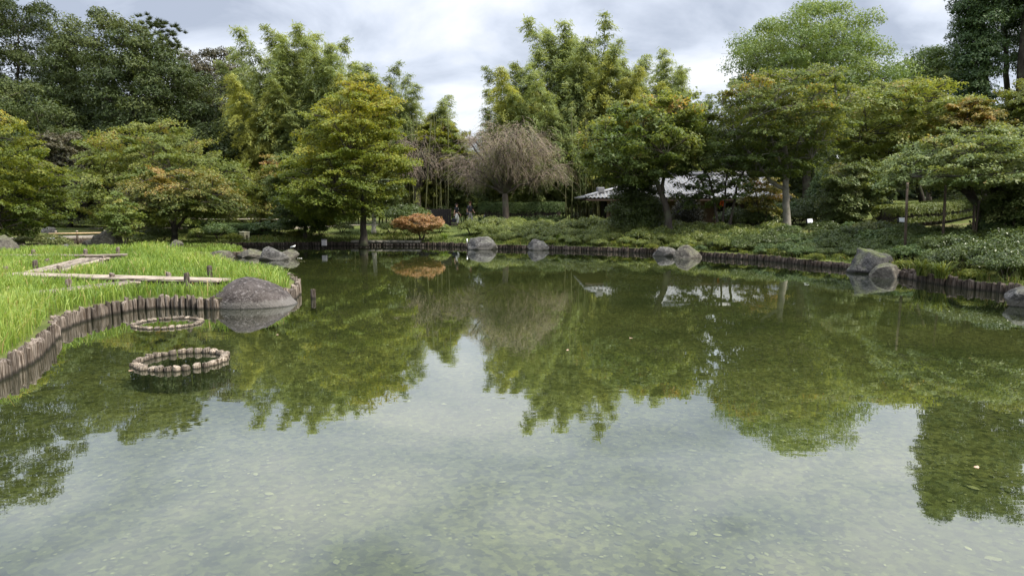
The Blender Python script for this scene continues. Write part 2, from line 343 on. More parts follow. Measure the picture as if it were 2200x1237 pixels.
def floor_mat():
    m, t, out = newmat('pond_floor')
    v = coords(t)
    n = noise_t(t, v, 0.30, 4, 0.6); n2 = noise_t(t, v, 9, 6, 0.75)
    vo = nd(t, 'ShaderNodeTexVoronoi', {'Vector': mapping(t, v, (1, 1.0, 1)), 'Scale': 17.0, 'Randomness': 1.0})
    c = ramp(t, n, [(0.35, (0.052, 0.056, 0.024)), (0.65, (0.108, 0.103, 0.048))])
    c = mixc(t, 0.8, c, ramp(t, n2, [(0.3, (.35, .38, .3)), (0.7, (1.3, 1.25, 1.1))]), 'MULTIPLY')
    sv_ = nd(t, 'ShaderNodeSeparateColor', {0: vo.outputs['Color']}).outputs[0]
    pb = nd(t, 'ShaderNodeMapRange', {0: nd(t, 'ShaderNodeSeparateColor', {0: vo.outputs['Color']}).outputs[1], 3: 0.55, 4: 1.75}).outputs[0]
    c = mixc(t, 1.0, c, nd(t, 'ShaderNodeCombineXYZ', {0: pb, 1: pb, 2: pb}).outputs[0], 'MULTIPLY')
    k = nd(t, 'ShaderNodeMath', {0: nd(t, 'ShaderNodeMapRange', {0: sv_, 1: 0.80, 2: 0.97}).outputs[0], 1: nd(t, 'ShaderNodeMapRange', {0: vo.outputs['Distance'], 1: 0.02, 2: 0.35, 3: 1.0, 4: 0.0}).outputs[0]}, operation='MULTIPLY').outputs[0]
    c = mixc(t, k, c, (0.28, 0.27, 0.14, 1))
    p = nd(t, 'ShaderNodeBsdfPrincipled', {'Base Color': c, 'Roughness': 0.9, 'Specular IOR Level': 0.1})
    t.links.new(p.outputs[0], out.inputs[0]); return m
M['pond_floor'] = floor_mat()
def water_mat():
    m, t, out = newmat('pond_water')
    v = coords(t)
    n1 = noise_t(t, mapping(t, v, (0.55, 1.0, 1)), 2.1, 3, 0.5, 0.3)
    n2 = noise_t(t, mapping(t, v, (0.30, 1.0, 1), (0, 0, 0.12)), 5.5, 2, 0.5, 0.2)
    n3 = noise_t(t, v, 0.16, 2, 0.5)                                   # patches of breeze
    amp = nd(t, 'ShaderNodeMapRange', {0: n3, 1: 0.38, 2: 0.62, 3: 0.25, 4: 1.0}).outputs[0]
    h = nd(t, 'ShaderNodeMath', {0: n1, 1: nd(t, 'ShaderNodeMath', {0: n2, 1: 0.35}, operation='MULTIPLY').outputs[0]}, operation='ADD').outputs[0]
    h = nd(t, 'ShaderNodeMath', {0: h, 1: amp}, operation='MULTIPLY').outputs[0]
    b = nd(t, 'ShaderNodeBump', {'Height': h, 'Strength': 0.4, 'Distance': 0.0038})
    lw = nd(t, 'ShaderNodeLayerWeight', {'Blend': 0.5, 'Normal': b.outputs[0]})
    fr = nd(t, 'ShaderNodeMath', {0: lw.outputs['Facing'], 1: 2.75}, operation='POWER')
    fr = nd(t, 'ShaderNodeMapRange', {0: fr.outputs[0], 3: 0.04, 4: 1.0})
    gl = nd(t, 'ShaderNodeBsdfGlossy', {'Color': (0.96, 0.98, 0.97, 1), 'Roughness': 0.012, 'Normal': b.outputs[0]})
    tr = nd(t, 'ShaderNodeBsdfTransparent', {'Color': (0.76, 0.82, 0.62, 1)})
    df = nd(t, 'ShaderNodeBsdfDiffuse', {'Color': (0.030, 0.046, 0.017, 1)})
    body = nd(t, 'ShaderNodeMixShader', {0: 0.17, 1: tr.outputs[0], 2: df.outputs[0]})
    mx = nd(t, 'ShaderNodeMixShader', {0: fr.outputs[0], 1: body.outputs[0], 2: gl.outputs[0]})
    t.links.new(mx.outputs[0], out.inputs[0]); return m
M['water'] = water_mat()

# ------------------------------------------------------------------ shoreline and terrain
left_px = [(0, 818), (60, 778), (98, 748), (112, 722), (135, 703), (165, 692), (210, 681), (260, 671), (290, 664), (340, 660), (395, 661), (440, 664), (476, 664)]
tip_px = [(520, 660), (560, 657), (590, 654), (628, 646), (637, 634), (633, 618), (618, 608)]
back_px = [(550, 597), (480, 586), (430, 577), (395, 566), (392, 558)]
spit_px = [(430, 554), (500, 553), (530, 550), (522, 543), (470, 538), (420, 536), (405, 533)]
far_px = [(440, 531), (520, 530), (600, 529), (680, 528), (755, 528), (840, 528), (920, 528.5), (1000, 531), (1050, 534), (1110, 535.5), (1200, 537), (1300, 540), (1400, 544), (1510, 552), (1600, 557), (1660, 561.5), (1750, 572), (1822, 577), (1860, 584), (1920, 592), (1945, 595), (1990, 606), (2054, 617), (2100, 622), (2170, 629), (2240, 646)]
PW = []
PW += [(-9.5, 3.0), (-8.6, 5.5), (-7.9, 8.0)]
def w2(p): q = atz(*p); return (q.x, q.y)
LEFT = [w2(p) for p in left_px]; TIP = [w2(p) for p in tip_px]; BACK = [w2(p) for p in back_px]; SPIT = [w2(p) for p in spit_px]; FAR = [w2(p) for p in far_px]
PW += LEFT + TIP + BACK + SPIT + FAR + [(15.0, 15.0), (16.5, 10.0), (15.0, 4.0), (9.0, 1.4), (-5.0, 1.4)]
def densify(P, step, closed=True):
    out = []; n = len(P)
    for i in range(n if closed else n - 1):
        a = np.array(P[i]); b = np.array(P[(i + 1) % n]); k = max(1, int(np.ceil(np.linalg.norm(b - a) / step)))
        for j in range(k): out.append(a + (b - a) * j / k)
    if not closed: out.append(np.array(P[-1]))
    return np.array(out)
def smooth_open(P, step=0.3, it=6):
    D = densify(P, step, False)
    for _ in range(it): D[1:-1] = 0.25 * D[:-2] + 0.5 * D[1:-1] + 0.25 * D[2:]
    return D
POND = densify(PW, 0.4)
for _ in range(3): POND = 0.25 * np.roll(POND, 1, 0) + 0.5 * POND + 0.25 * np.roll(POND, -1, 0)
def sdist(X):
    """signed distance to the pond outline, positive on land"""
    X = np.atleast_2d(np.asarray(X, float)); A = POND; B = np.roll(POND, -1, 0); AB = B - A; L = (AB ** 2).sum(1)
    out = np.empty(len(X))
    for s in range(0, len(X), 4000):
        P = X[s:s + 4000]
        AP = P[:, None] - A[None]; tt = np.clip((AP * AB).sum(2) / L, 0, 1)
        d = np.sqrt(((AP - tt[..., None] * AB) ** 2).sum(2)).min(1)
        y = P[:, 1][:, None]; c = (A[:, 1] > y) != (B[:, 1] > y)
        xi = A[:, 0] + (y - A[:, 1]) / np.where(B[:, 1] == A[:, 1], 1e-9, B[:, 1] - A[:, 1]) * AB[:, 0]
        ins = ((c & (P[:, 0][:, None] < xi)).sum(1) % 2) == 1
        out[s:s + 4000] = np.where(ins, -d, d)
    return out
def Hn(X):
    X = np.atleast_2d(np.asarray(X, float)); d = np.maximum(sdist(X), 0); x, y = X[:, 0], X[:, 1]
    h = 0.23 + 0.62 * ss((d + .2) / 8.5)
    h = h + 0.62 * ss((d - 3.0) / 11.0) * ss((x - 12) / 9.0) + .7 * ss((x - 22) / 9.0) * ss((d - 5) / 10)
    h = h + 1.4 * ss((y - 58) / 30.0) + 2.5 * ss((y - 58) / 25) * ss((-x - 8) / 20)
    w = ss((-x - 2.5) / 2.0) * ss((35 - y) / 4.0)
    w = np.maximum(w, ss((-x - 14) / 4.0) * ss((46 - y) / 5.0))
    h = h * (1 - w) + w * (0.25 + 0.02 * np.sin(x * 1.3) * np.cos(y * .9))
    w = ss((3.2 - y) / 1.6)
    h = h * (1 - w) + 0.9 * w
    h = h + 0.03 * np.sin(x * .8 + y * .33) * ss(d / 3)
    return h
def H(x, y): return float(Hn([[x, y]])[0])
def G(px, py):
    """where the ground is met by the sight line"""
    Y = 20.0
    for _ in range(40):
        p = atY(px, py, Y); z = H(p.x, p.y); q = atz(px, py, min(z, 2.3)); Y = 0.5 * Y + 0.5 * min(max(q.y, 3), 110)
    p = atY(px, py, Y); return Vector((p.x, p.y, H(p.x, p.y)))
def gp(px, Y):
    x = (px - 1100) / FPX * (Y * cp + (CAMZ - 1.0) * spn); return Vector((x, Y, H(x, Y)))

def build_ground():
    rng = np.random.default_rng(3)
    pts = [tuple(p) for p in POND]; nb = len(pts)
    far_out = 900.0
    gx = []
    for st, (x0, x1, y0, y1) in ((1.0, (-48, 48, -4, 62)), (3.0, (-100, 100, -25, 130)), (40.0, (-far_out, far_out, -300, far_out))):
        xs = np.arange(x0, x1 + .1, st); ys = np.arange(y0, y1 + .1, st); g = np.stack(np.meshgrid(xs, ys), -1).reshape(-1, 2)
        g = g + rng.uniform(-.2, .2, g.shape) * st
        gx.append(g)
    g0 = gx[0]; d0 = np.abs(sdist(g0)); g0 = g0[d0 > .35]
    g1 = gx[1]; g1 = g1[~((np.abs(g1[:, 0]) < 49.5) & (g1[:, 1] > -5.5) & (g1[:, 1] < 63.5))]
    g2 = gx[2]; g2 = g2[~((np.abs(g2[:, 0]) < 115) & (g2[:, 1] > -40) & (g2[:, 1] < 145))]
    # a finer band right behind the edging
    band = []
    for off in (0.35, 0.8):
        T = np.roll(POND, -1, 0) - np.roll(POND, 1, 0); T /= np.linalg.norm(T, axis=1)[:, None]; Nn = np.stack([T[:, 1], -T[:, 0]], -1)
        for s in (1, -1): band.append((POND + s * off * Nn)[::2])
    bd = np.vstack(band); ad = np.abs(sdist(bd)); bd = bd[(ad > .3)]
    allp = pts + [tuple(p) for p in np.vstack([bd, g0, g1, g2])]
    edges = [(i, (i + 1) % nb) for i in range(nb)]
    vo, eo, fo, *_ = geometry.delaunay_2d_cdt([Vector(p) for p in allp], edges, [], 0, 1e-4)
    V = np.array([(v.x, v.y) for v in vo]); F = np.array([f for f in fo if len(f) == 3])
    c = V[F].mean(1); sd = sdist(c); land = sd > 0
    z = Hn(V)
    def sub(mask, zz, name, mat):
        f = F[mask]; u, inv = np.unique(f, return_inverse=True); f = inv.reshape(f.shape)
        P = np.column_stack([V[u], zz[u] if hasattr(zz, '__len__') else np.full(len(u), zz)])
        a = P[f[:, 0]]; b = P[f[:, 1]]; cc = P[f[:, 2]]; nz = np.cross(b - a, cc - a)[:, 2]; f[nz < 0] = f[nz < 0][:, ::-1]
        return obj(name, mesh_np(name, P, f), mat, smooth=True)
    tag(sub(land, z, 'ground', M['ground']), 'grassy earth ground around the pond', kind='structure')
    tag(sub(~land, 0.0, 'water', M['water']), 'still greenish pond water reflecting trees and clouds', kind='structure')
    zf = -0.34 - 0.25 * ss((V[:, 1] - 8) / 14) + 0.05 * np.sin(V[:, 0] * .7) * np.cos(V[:, 1] * .6)
    tag(sub(~land, zf, 'pond_floor', M['pond_floor']), 'gravelly pond floor under shallow water', kind='structure')
    # earth wall from bank to floor
    n = len(POND); hz = Hn(POND)
    Vw = np.vstack([np.column_stack([POND, hz]), np.column_stack([POND, np.full(n, -0.75)])])
    i = np.arange(n); j = (i + 1) % n
    tag(obj('bank_earth', mesh_np('bank_earth', Vw, np.stack([i, j, j + n, i + n], -1)), M['soil']), 'dark earth face of the bank', kind='structure')
build_ground()

# ------------------------------------------------------------------ foliage engines
def leaves_np(C, N, size, aspect, rng, fold=0.18, tdir=None):
    """small pointed leaves: centres C, normals N"""
    n = len(C)
    N = N / (np.linalg.norm(N, axis=1)[:, None] + 1e-9)
    a = rng.normal(size=(n, 3)) if tdir is None else tdir + rng.normal(size=(n, 3)) * .25
    T = a - (a * N).sum(1)[:, None] * N; T /= (np.linalg.norm(T, axis=1)[:, None] + 1e-9)
    B = np.cross(N, T)
    L = (size * rng.uniform(.55, 1.4, n))[:, None]; Wd = L * aspect; sk = rng.uniform(-.35, .35, (n, 1))
    V = np.stack([C - T * L * (.42 + .12 * sk) + B * Wd * .5 + N * Wd * fold, C + T * L * .55 + B * Wd * sk - N * L * .08, C - T * L * (.42 - .12 * sk) - B * Wd * .5 + N * Wd * fold * .5], 1).reshape(-1, 3)
    F = np.arange(3 * n).reshape(-1, 3)
    return V, F
def pad_pts(c, r, flat, n, rng, droop=0.25):
    rr = np.sqrt(rng.uniform(0, 1, n)) * r; th = rng.uniform(0, 2 * np.pi, n)
    th0 = rng.uniform(0, 6.28); k = 1 + .28 * np.sin(3 * th + th0) + .18 * np.sin(5 * th + 2 * th0)
    x = rr * np.cos(th) * k; y = rr * np.sin(th) * k
    q = rr / r
    tl = rng.normal(0, .22, 2)
    z = flat * rng.uniform(.5, 1.7) * r * rng.normal(0, .45, n) * (1 - .5 * q) - droop * r * q ** 2 + tl[0] * x + tl[1] * y
    P = np.stack([x, y, z], -1) + c
    N = np.stack([x / r * .7 - tl[0], y / r * .7 - tl[1], np.ones(n)], -1) + rng.normal(0, .5, (n, 3))
    return P, N
def ball_pts(c, r, n, rng, flat=0.8):
    D = rng.normal(size=(n, 3)); D[:, 2] = np.where(D[:, 2] < -0.2, -D[:, 2] * rng.uniform(-.6, 1, n), D[:, 2]); D /= np.linalg.norm(D, axis=1)[:, None]
    rad = r * (0.45 + .62 * rng.uniform(0, 1, n) ** .6)
    bump = 1 + .18 * np.sin(D[:, 0] * 5 + c[0]) * np.cos(D[:, 1] * 5 + c[1])
    P = D * (rad * bump)[:, None] * np.array([1, 1, flat]) + c
    N = D + np.array([0, 0, .35]) + rng.normal(0, .55, (n, 3))
    return P, N
def spread(cands, k, rng, wz=1.0):
    """farthest-of-several picks: even but irregular spacing"""
    sel = [cands[rng.integers(len(cands))]]
    sc = np.array([1, 1, wz])
    for _ in range(k - 1):
        c = cands[rng.integers(len(cands), size=14)]
        d = (np.linalg.norm((c[:, None] - np.array(sel)[None]) * sc, axis=2)).min(1)
        sel.append(c[d.argmax()])
    return np.array(sel)
def bez(a, b, c, n):
    t = np.linspace(0, 1, n)[:, None]; return (1 - t) ** 2 * a + 2 * t * (1 - t) * b + t ** 2 * c

def tree(name, label, cat, base, profile, Y, mat, bark, stems, clumps=70, leaves=24000, lsize=0.15, kind='pad', crad=(0.8, 1.3), flat=0.22,
         depth=0.9, aspect=0.75, seed=0, group=None, autumn=0.35, tbase=0.3, limbs=7, limb_r=0.08, shell=0.45, droop=0.25, twig_r=0.022, wz=1.6, cy=0.0, trunk_label=None):
    """profile: rows (pixel y, x left, x right) of the crown outline as seen, turned into metres at distance Y; stems: polylines of (pixel x, y, radius)"""
    rng = np.random.default_rng(seed); base = np.array(base)
    leaves = int(leaves * 2.0); lsize *= .73
    if kind == 'pad': clumps = int(clumps * 1.7); crad = (crad[0] * .62, crad[1] * .82); leaves = int(leaves * 1.0); flat *= 1.5; lsize *= 1.06
    root = empty(name, base, label, cat, group)
    rows = []
    for (y, xl, xr) in profile:
        a = atY(xl, y, Y); b = atY(xr, y, Y); rows.append((a.z, a.x, b.x))
    rows = np.array(sorted(rows)); zz = rows[:, 0]
    zs = rng.uniform(zz[0], zz[-1], 6000); xl = np.interp(zs, zz, rows[:, 1]); xr = np.interp(zs, zz, rows[:, 2])
    keep = rng.uniform(0, 1, 6000) < (xr - xl) / (xr - xl).max(); zs, xl, xr = zs[keep], xl[keep], xr[keep]
    u = rng.uniform(0, 1, len(zs)) ** shell; th = rng.uniform(0, 2 * np.pi, len(zs))
    inset = np.mean(crad) * .55
    hw = np.maximum((xr - xl) / 2 - inset, .15); cx = (xl + xr) / 2
    wmax = (rows[:, 2] - rows[:, 1]).max() / 2
    cand = np.stack([cx + u * np.cos(th) * hw, Y + cy + u * np.sin(th) * (0.5 * hw + .5 * wmax * hw / hw.max()) * depth, zs], -1)
    CL = spread(cand, clumps, rng, wz)
    z0, z1 = zz[0], zz[-1]
    Vs, Fs, Ts, n0 = [], [], [], 0
    per = leaves // clumps
    wall = []
    for c in CL:
        r = rng.uniform(*crad); hf = (c[2] - z0) / (z1 - z0 + 1e-6)
        r *= 1.08 - .3 * max(0, hf - .6)
        P, N = pad_pts(c, r, flat, per, rng, droop) if kind == 'pad' else ball_pts(c, r, per, rng, flat)
        V, F = leaves_np(P, N, lsize, aspect, rng)
        Vs.append(V); Fs.append(F + n0); n0 += len(V)
        Ts.append(np.clip(tbase + rng.normal(0, .13) + autumn * (hf - .35) + rng.normal(0, .13, per), 0, 1))
    V = np.vstack(Vs) - base; me = mesh_np('crown', V, np.vstack(Fs), np.concatenate(Ts))
    obj('crown', me, mat, root)
    A = Acc(); tips = []
    for st in stems:
        P = []; rr = []
        for q in st:
            p = atY(q[0], q[1], Y + cy * .5 + (q[3] if len(q) > 3 else 0)); P.append(np.array(p) - base); rr.append(q[2])
        P = np.array(P); rr = np.array(rr)
        P[0, 2] = min(P[0, 2], -0.15) if st is stems[0] or abs(P[0, 2]) < .6 else P[0, 2]
        m = 4 * len(P); t0 = np.linspace(0, 1, len(P)); t1 = np.linspace(0, 1, m)
        D = np.stack([np.interp(t1, t0, P[:, i]) for i in range(3)], -1); rd = np.interp(t1, t0, rr)
        for _ in range(3): D[1:-1] = .25 * D[:-2] + .5 * D[1:-1] + .25 * D[2:]
        D[1:-1] += rng.normal(0, .02, (m - 2, 3))
        if abs(P[0, 2]) < .7: rd = rd * (1 + .5 * np.exp(-np.maximum(D[:, 2], 0) / .25))
        A.tube(D, rd, 10); tips.append((D, rd))
    CLl = CL - base
    seedpts = np.vstack([D[len(D) // 2:] for D, _ in tips]); seedr = np.concatenate([rd[len(rd) // 2:] for _, rd in tips])
    lim = []
    tg = spread(CLl, min(limbs, len(CLl)), rng)
    for g in tg:
        lo = seedpts[:, 2] < g[2] + .2
        cost = np.linalg.norm(seedpts - g, axis=1) + np.where(lo, 0, 5)
        k = cost.argmin(); a = seedpts[k]; L = np.linalg.norm(g - a)
        mid = a * .5 + g * .5 + np.array([0, 0, .16 * L]) + rng.normal(0, .1 * L, 3)
        C = bez(a, mid, g, 9); C[1:-1] += rng.normal(0, .02 * L, (7, 3))
        A.tube(C, np.linspace(min(limb_r, seedr[k] * .9), .02, 9), 6); lim.append(C)
    sk = np.vstack(lim + [seedpts])
    for c in CLl:
        lo = sk[:, 2] < c[2] + .1
        cost = np.linalg.norm(sk - c, axis=1) + np.where(lo, 0, 2)
        a = sk[cost.argmin()]; L = np.linalg.norm(c - a)
        if L < .15: continue
        mid = (a + c) / 2 + np.array([0, 0, .08 * L]) + rng.normal(0, .07 * L, 3)
        A.tube(bez(a, mid, c, 5), np.linspace(twig_r * 1.3, twig_r * .5, 5), 4, cap=False)
        for _ in range(3):
            e = c + rng.normal(0, 1, 3) * np.array([.6, .6, .15]) * np.mean(crad)
            A.tube(np.array([c * .6 + a * .4, (c + e) / 2 + [0, 0, .04], e]), [twig_r * .7, twig_r * .5, twig_r * .3], 4, cap=False)
    o = A.build('trunk', bark, root, smooth=True)
    return root

def blade_mesh(name, P, h, w, lean, rng, tint):
    """grass blades: 3 segments bending over; P base points"""
    n = len(P); th = rng.uniform(0, 2 * np.pi, n); d = np.stack([np.cos(th), np.sin(th), 0 * th], -1)
    ph = rng.uniform(0, 2 * np.pi, n); s = np.stack([np.cos(ph), np.sin(ph), 0 * ph], -1)
    h = h[:, None]; w = w[:, None]; lean = lean[:, None]; up = np.array([0, 0, 1.0])
    c1 = P + up * h * .5 + d * lean * h * .18; c2 = P + up * h * .86 + d * lean * h * .55; c3 = P + up * h * (1.0 - .25 * lean) + d * lean * h * 1.0
    V = np.stack([P - s * w * .4, P + s * w * .4, c1 + s * w * .5, c1 - s * w * .5, c2 + s * w * .35, c2 - s * w * .35, c3 + s * w * .05, c3 - s * w * .05], 1).reshape(-1, 3)
    b = np.arange(n)[:, None, None] * 8
    F = (b + np.array([[0, 1, 2, 3], [3, 2, 4, 5], [5, 4, 6, 7]])[None]).reshape(-1, 4)
    return mesh_np(name, V, F, np.repeat(tint, 3))

# ------------------------------------------------------------------ rocks
def rock_mesh(name, seed, sub=4, cuts=12, rough=0.10, peak=0.0, boxy=1.0):
    rng = np.random.default_rng(seed)
    cuts += 4
    bm = bmesh.new(); bmesh.ops.create_icosphere(bm, subdivisions=sub, radius=1.0)
    pl = []
    for _ in range(cuts):
        n = rng.normal(size=3); n /= np.linalg.norm(n); pl.append((n, rng.uniform(.62, .95)))
    off = Vector(rng.uniform(-50, 50, 3))
    for v in bm.verts:
        p = np.array(v.co)
        if boxy != 1.0: p = p / np.abs(p).max() * (np.linalg.norm(p) * (1 - boxy) + boxy * np.abs(p).max())
        for n, c in pl:
            k = p @ n
            if k > c: p = p - n * (k - c) * .96
        q = Vector(p)
        f = 1 + rough * noise.fractal(q * 1.6 + off, 1.0, 2.0, 5) + rough * .3 * noise.noise(q * 7 + off)
        q = q * f
        q.x += peak * max(q.z, 0)
        v.co = q
    me = bpy.data.meshes.new(name); bm.to_mesh(me); bm.free()
    me.polygons.foreach_set('use_smooth', [True] * len(me.polygons))
    return me
def rock_px(label, xl, xr, yt, yb, mat, seed, z0=0.0, deep=0.75, cuts=12, rough=0.1, peak=0.0, rz=0.0, group=None, name='boulder', boxy=1.0):
    f = atz((xl + xr) / 2, yb, z0); wd = (xr - xl) / FPX * f.y; Y = f.y + wd * deep * .45
    wd = (xr - xl) / FPX * (Y * cp + 2 * spn)
    c = atY((xl + xr) / 2, yb, Y); top = atY((xl + xr) / 2, yt, Y).z
    ht = max(top - z0, .1)
    me = rock_mesh(name, seed, 4, cuts, rough, peak, boxy)
    co = np.empty(len(me.vertices) * 3, np.float32); me.vertices.foreach_get('co', co); co = co.reshape(-1, 3)
    # rest the stone a little below its widest girth
    zlow = -0.25; k = np.array([wd / (co[:, 0].max() - co[:, 0].min()), wd * deep / (co[:, 1].max() - co[:, 1].min()), ht / (co[:, 2].max() - zlow)])
    co[:, 0] -= (co[:, 0].max() + co[:, 0].min()) / 2; co[:, 2] -= zlow
    co *= k; me.vertices.foreach_set('co', co.ravel()); me.update()
    o = obj(name, me, mat, None, (c.x, Y, z0)); o.rotation_euler = (0, 0, rz)
    return tag(o, label, 'rock', group)

# ------------------------------------------------------------------ logs along the banks
def log_mesh(seed, sides=10):
    rng = np.random.default_rng(seed); bm = bmesh.new()
    prof = [(0.0, 1.0), (0.3, 1.02), (0.65, .99), (0.93, 0.96), (0.985, .90), (1.0, .72)]
    ph = rng.uniform(0, 6.28); rings = []
    for (z, r) in prof:
        ring = []
        for k in range(sides):
            a = 2 * math.pi * k / sides
            rr = r * (1 + .05 * math.sin(2 * a + ph) + .05 * math.sin(3 * a + ph * 2) + rng.uniform(-.03, .03))
            ring.append(bm.verts.new((rr * math.cos(a) * .5, rr * math.sin(a) * .5, z + (rng.uniform(-.012, .012) + .02 * math.cos(a + ph) if z > .9 else 0))))
        rings.append(ring)
    for A_, B_ in zip(rings[:-1], rings[1:]):
        for k in range(sides):
            bm.faces.new((A_[k], A_[(k + 1) % sides], B_[(k + 1) % sides], B_[k]))
    bm.faces.new(rings[-1]); me = bpy.data.meshes.new('log'); bm.to_mesh(me); bm.free()
    return me
LOGS = [log_mesh(i) for i in range(8)]
LOGS_D = [log_mesh(20 + i) for i in range(6)]
LOGS_P = [log_mesh(40 + i) for i in range(6)]
for me in LOGS_P: me.materials.append(M['log_pale'])
for me in LOGS: me.materials.append(M['log'])
for me in LOGS_D: me.materials.append(M['log_dark'])
def hug(P, off=-0.045):
    """slide the row on to the water side of the bank's edge"""
    P = np.array(P, float)
    for _ in range(3):
        d = sdist(P); g = np.stack([sdist(P + [.02, 0]) - sdist(P - [.02, 0]), sdist(P + [0, .02]) - sdist(P - [0, .02])], -1) / .04
        g /= (np.linalg.norm(g, axis=1)[:, None] + 1e-6); P = P - (d - off)[:, None] * g
    for _ in range(3): P[1:-1] = .25 * P[:-2] + .5 * P[1:-1] + .25 * P[2:]
    return P
def log_row(P, dia, hmin, hmax, rng, parent, pool, z_low=-0.7, inset=0.02, gap=1.02, skip=None, name='log'):
    """one log after another along the waterline P"""
    seg = np.linalg.norm(np.diff(P, axis=0), axis=1); s = np.concatenate([[0], seg.cumsum()]); t = 0.0; out = []
    while t < s[-1]:
        dd = dia * rng.uniform(.82, 1.22); x = np.interp(t, s, P[:, 0]); y = np.interp(t, s, P[:, 1]); t += dd * gap
        if skip and skip(x, y): continue
        h = rng.uniform(hmin, hmax) - (rng.uniform(.03, .09) if rng.uniform() < .10 else 0)
        o = bpy.data.objects.new(name, pool[rng.integers(len(pool))]); COL.objects.link(o)
        if parent is not None: o.parent = parent
        o.location = (x + rng.normal(0, inset), y + rng.normal(0, inset), z_low)
        o.scale = (dd * 1.07, dd * 1.07, h - z_low); o.rotation_euler = (rng.normal(0, .02), rng.normal(0, .02), rng.uniform(0, 6.28)); out.append(o)
    return out
rng = np.random.default_rng(11)
e1 = empty('log_edging', (0, 0, 0), 'curving row of weathered grey upright logs holding the bright grass bank', 'log edging')
PL = smooth_open([(-8.6, 5.5), (-7.9, 8.0)] + LEFT, .12, 8)
log_row(hug(PL), .103, .24, .33, rng, e1, LOGS)
e2 = empty('log_edging', (0, 0, 0), 'short curved row of logs rounding the tip of the grass bank behind the boulder', 'log edging')
log_row(hug(smooth_open(TIP[2:] + [w2((595, 603))], .12, 4)), .13, .24, .36, rng, e2, LOGS)
e3 = empty('log_edging', (0, 0, 0), 'dark log edging below the glossy shrubs, from the blocky boulder to the picture edge', 'log edging')
far_d = hug(smooth_open(FAR, .12, 5))
xb = atz(1915, 592).x
log_row(far_d[far_d[:, 0] > xb], .14, .22, .34, rng, e3, LOGS_D)
# the long far edging: logs too small to pick apart, one part of one thing
e4 = empty('log_edging', (0, 0, 0), 'long low edging of dark upright logs along the far shore below the shrubs', 'log edging')
def log_join(P, dia, h0, h1, rng, parent, mat, name='log_row'):
    A = Acc(); seg = np.linalg.norm(np.diff(P, axis=0), axis=1); s = np.concatenate([[0], seg.cumsum()]); t = 0.0
    while t < s[-1]:
        dd = dia * rng.uniform(.8, 1.25); x = np.interp(t, s, P[:, 0]) + rng.normal(0, .02); y = np.interp(t, s, P[:, 1]) + rng.normal(0, .02); t += dd * 1.04
        h = rng.uniform(h0, h1); lx, ly = rng.normal(0, .012, 2)
        A.tube([[x, y, -.6], [x + lx, y + ly, h - .03], [x + lx, y + ly, h]], [dd * .5, dd * .49, dd * .40], 8)
    return tag(A.build(name, mat, parent), kind='stuff')
concrete_x = (w2((755, 528))[0], w2((915, 528))[0])
fa = far_d[(far_d[:, 0] <= xb) & ((far_d[:, 0] < concrete_x[0]) | (far_d[:, 0] > concrete_x[1]))]
i0 = np.argmax(fa[:, 0] > concrete_x[1] - .01)
log_join(fa[:i0], .14, .20, .28, rng, e4, M['log_dark']); log_join(fa[i0:], .14, .18, .28, rng, e4, M['log_dark'])
e5 = empty('log_edging', (0, 0, 0), 'low mossy log edging of the thin grass spit in the back inlet', 'log edging')
log_join(hug(smooth_open(SPIT[1:5], .12, 3)), .16, .18, .28, rng, e5, M['log_dark'])
# a flat kerb on short stakes in the middle of the far shore
e6 = empty('kerb', (0, 0, 0), 'flat concrete kerb on a row of short log stakes at the foot of the tall maple', 'kerb')
ka = far_d[(far_d[:, 0] >= concrete_x[0]) & (far_d[:, 0] <= concrete_x[1])]
log_join(ka, .17, .14, .17, rng, e6, M['log'], 'stake_row')
A = Acc()
for p, q in zip(ka[:-1:4], ka[4::4]):
    c = (p + q) / 2; L = np.linalg.norm(q - p); A.box((c[0], c[1] + .12, .255), (L * 1.003, .42, .14), math.atan2(q[1] - p[1], q[0] - p[0]))
A.build('kerb_slab', M['concrete'], e6)

# the two rings and the lone post
def log_ring(px, py, rad, h, n, label):
    c = atz(px, py); root = empty('log_ring', (c.x, c.y, 0), label, 'log ring'); r = np.random.default_rng(int(px))
    for k in range(n):
        a = 2 * math.pi * k / n; o = bpy.data.objects.new('log', LOGS_P[r.integers(6)]); COL.objects.link(o); o.parent = root
        rr = rad + r.normal(0, .008); o.location = (rr * math.cos(a), rr * math.sin(a), -.5); dd = 2 * math.pi * rad / n * r.uniform(.94, 1.08)
        o.scale = (dd, dd, .5 + h + r.normal(0, .006)); o.rotation_euler = (r.normal(0, .02), r.normal(0, .02), r.uniform(0, 6.28))
log_ring(391, 776, .65, .068, 31, 'nearer ring of short round logs standing in the shallow water')
log_ring(361, 695, .64, .04, 31, 'low ring of logs barely above water, beside the log bank')
c = atz(673, 641); o = obj('mooring_post', LOGS[2], None, None, (c.x, c.y, -.6)); o.scale = (.14, .14, .6 + .245); tag(o, 'single short log post standing alone in the water by the big boulder', 'post')

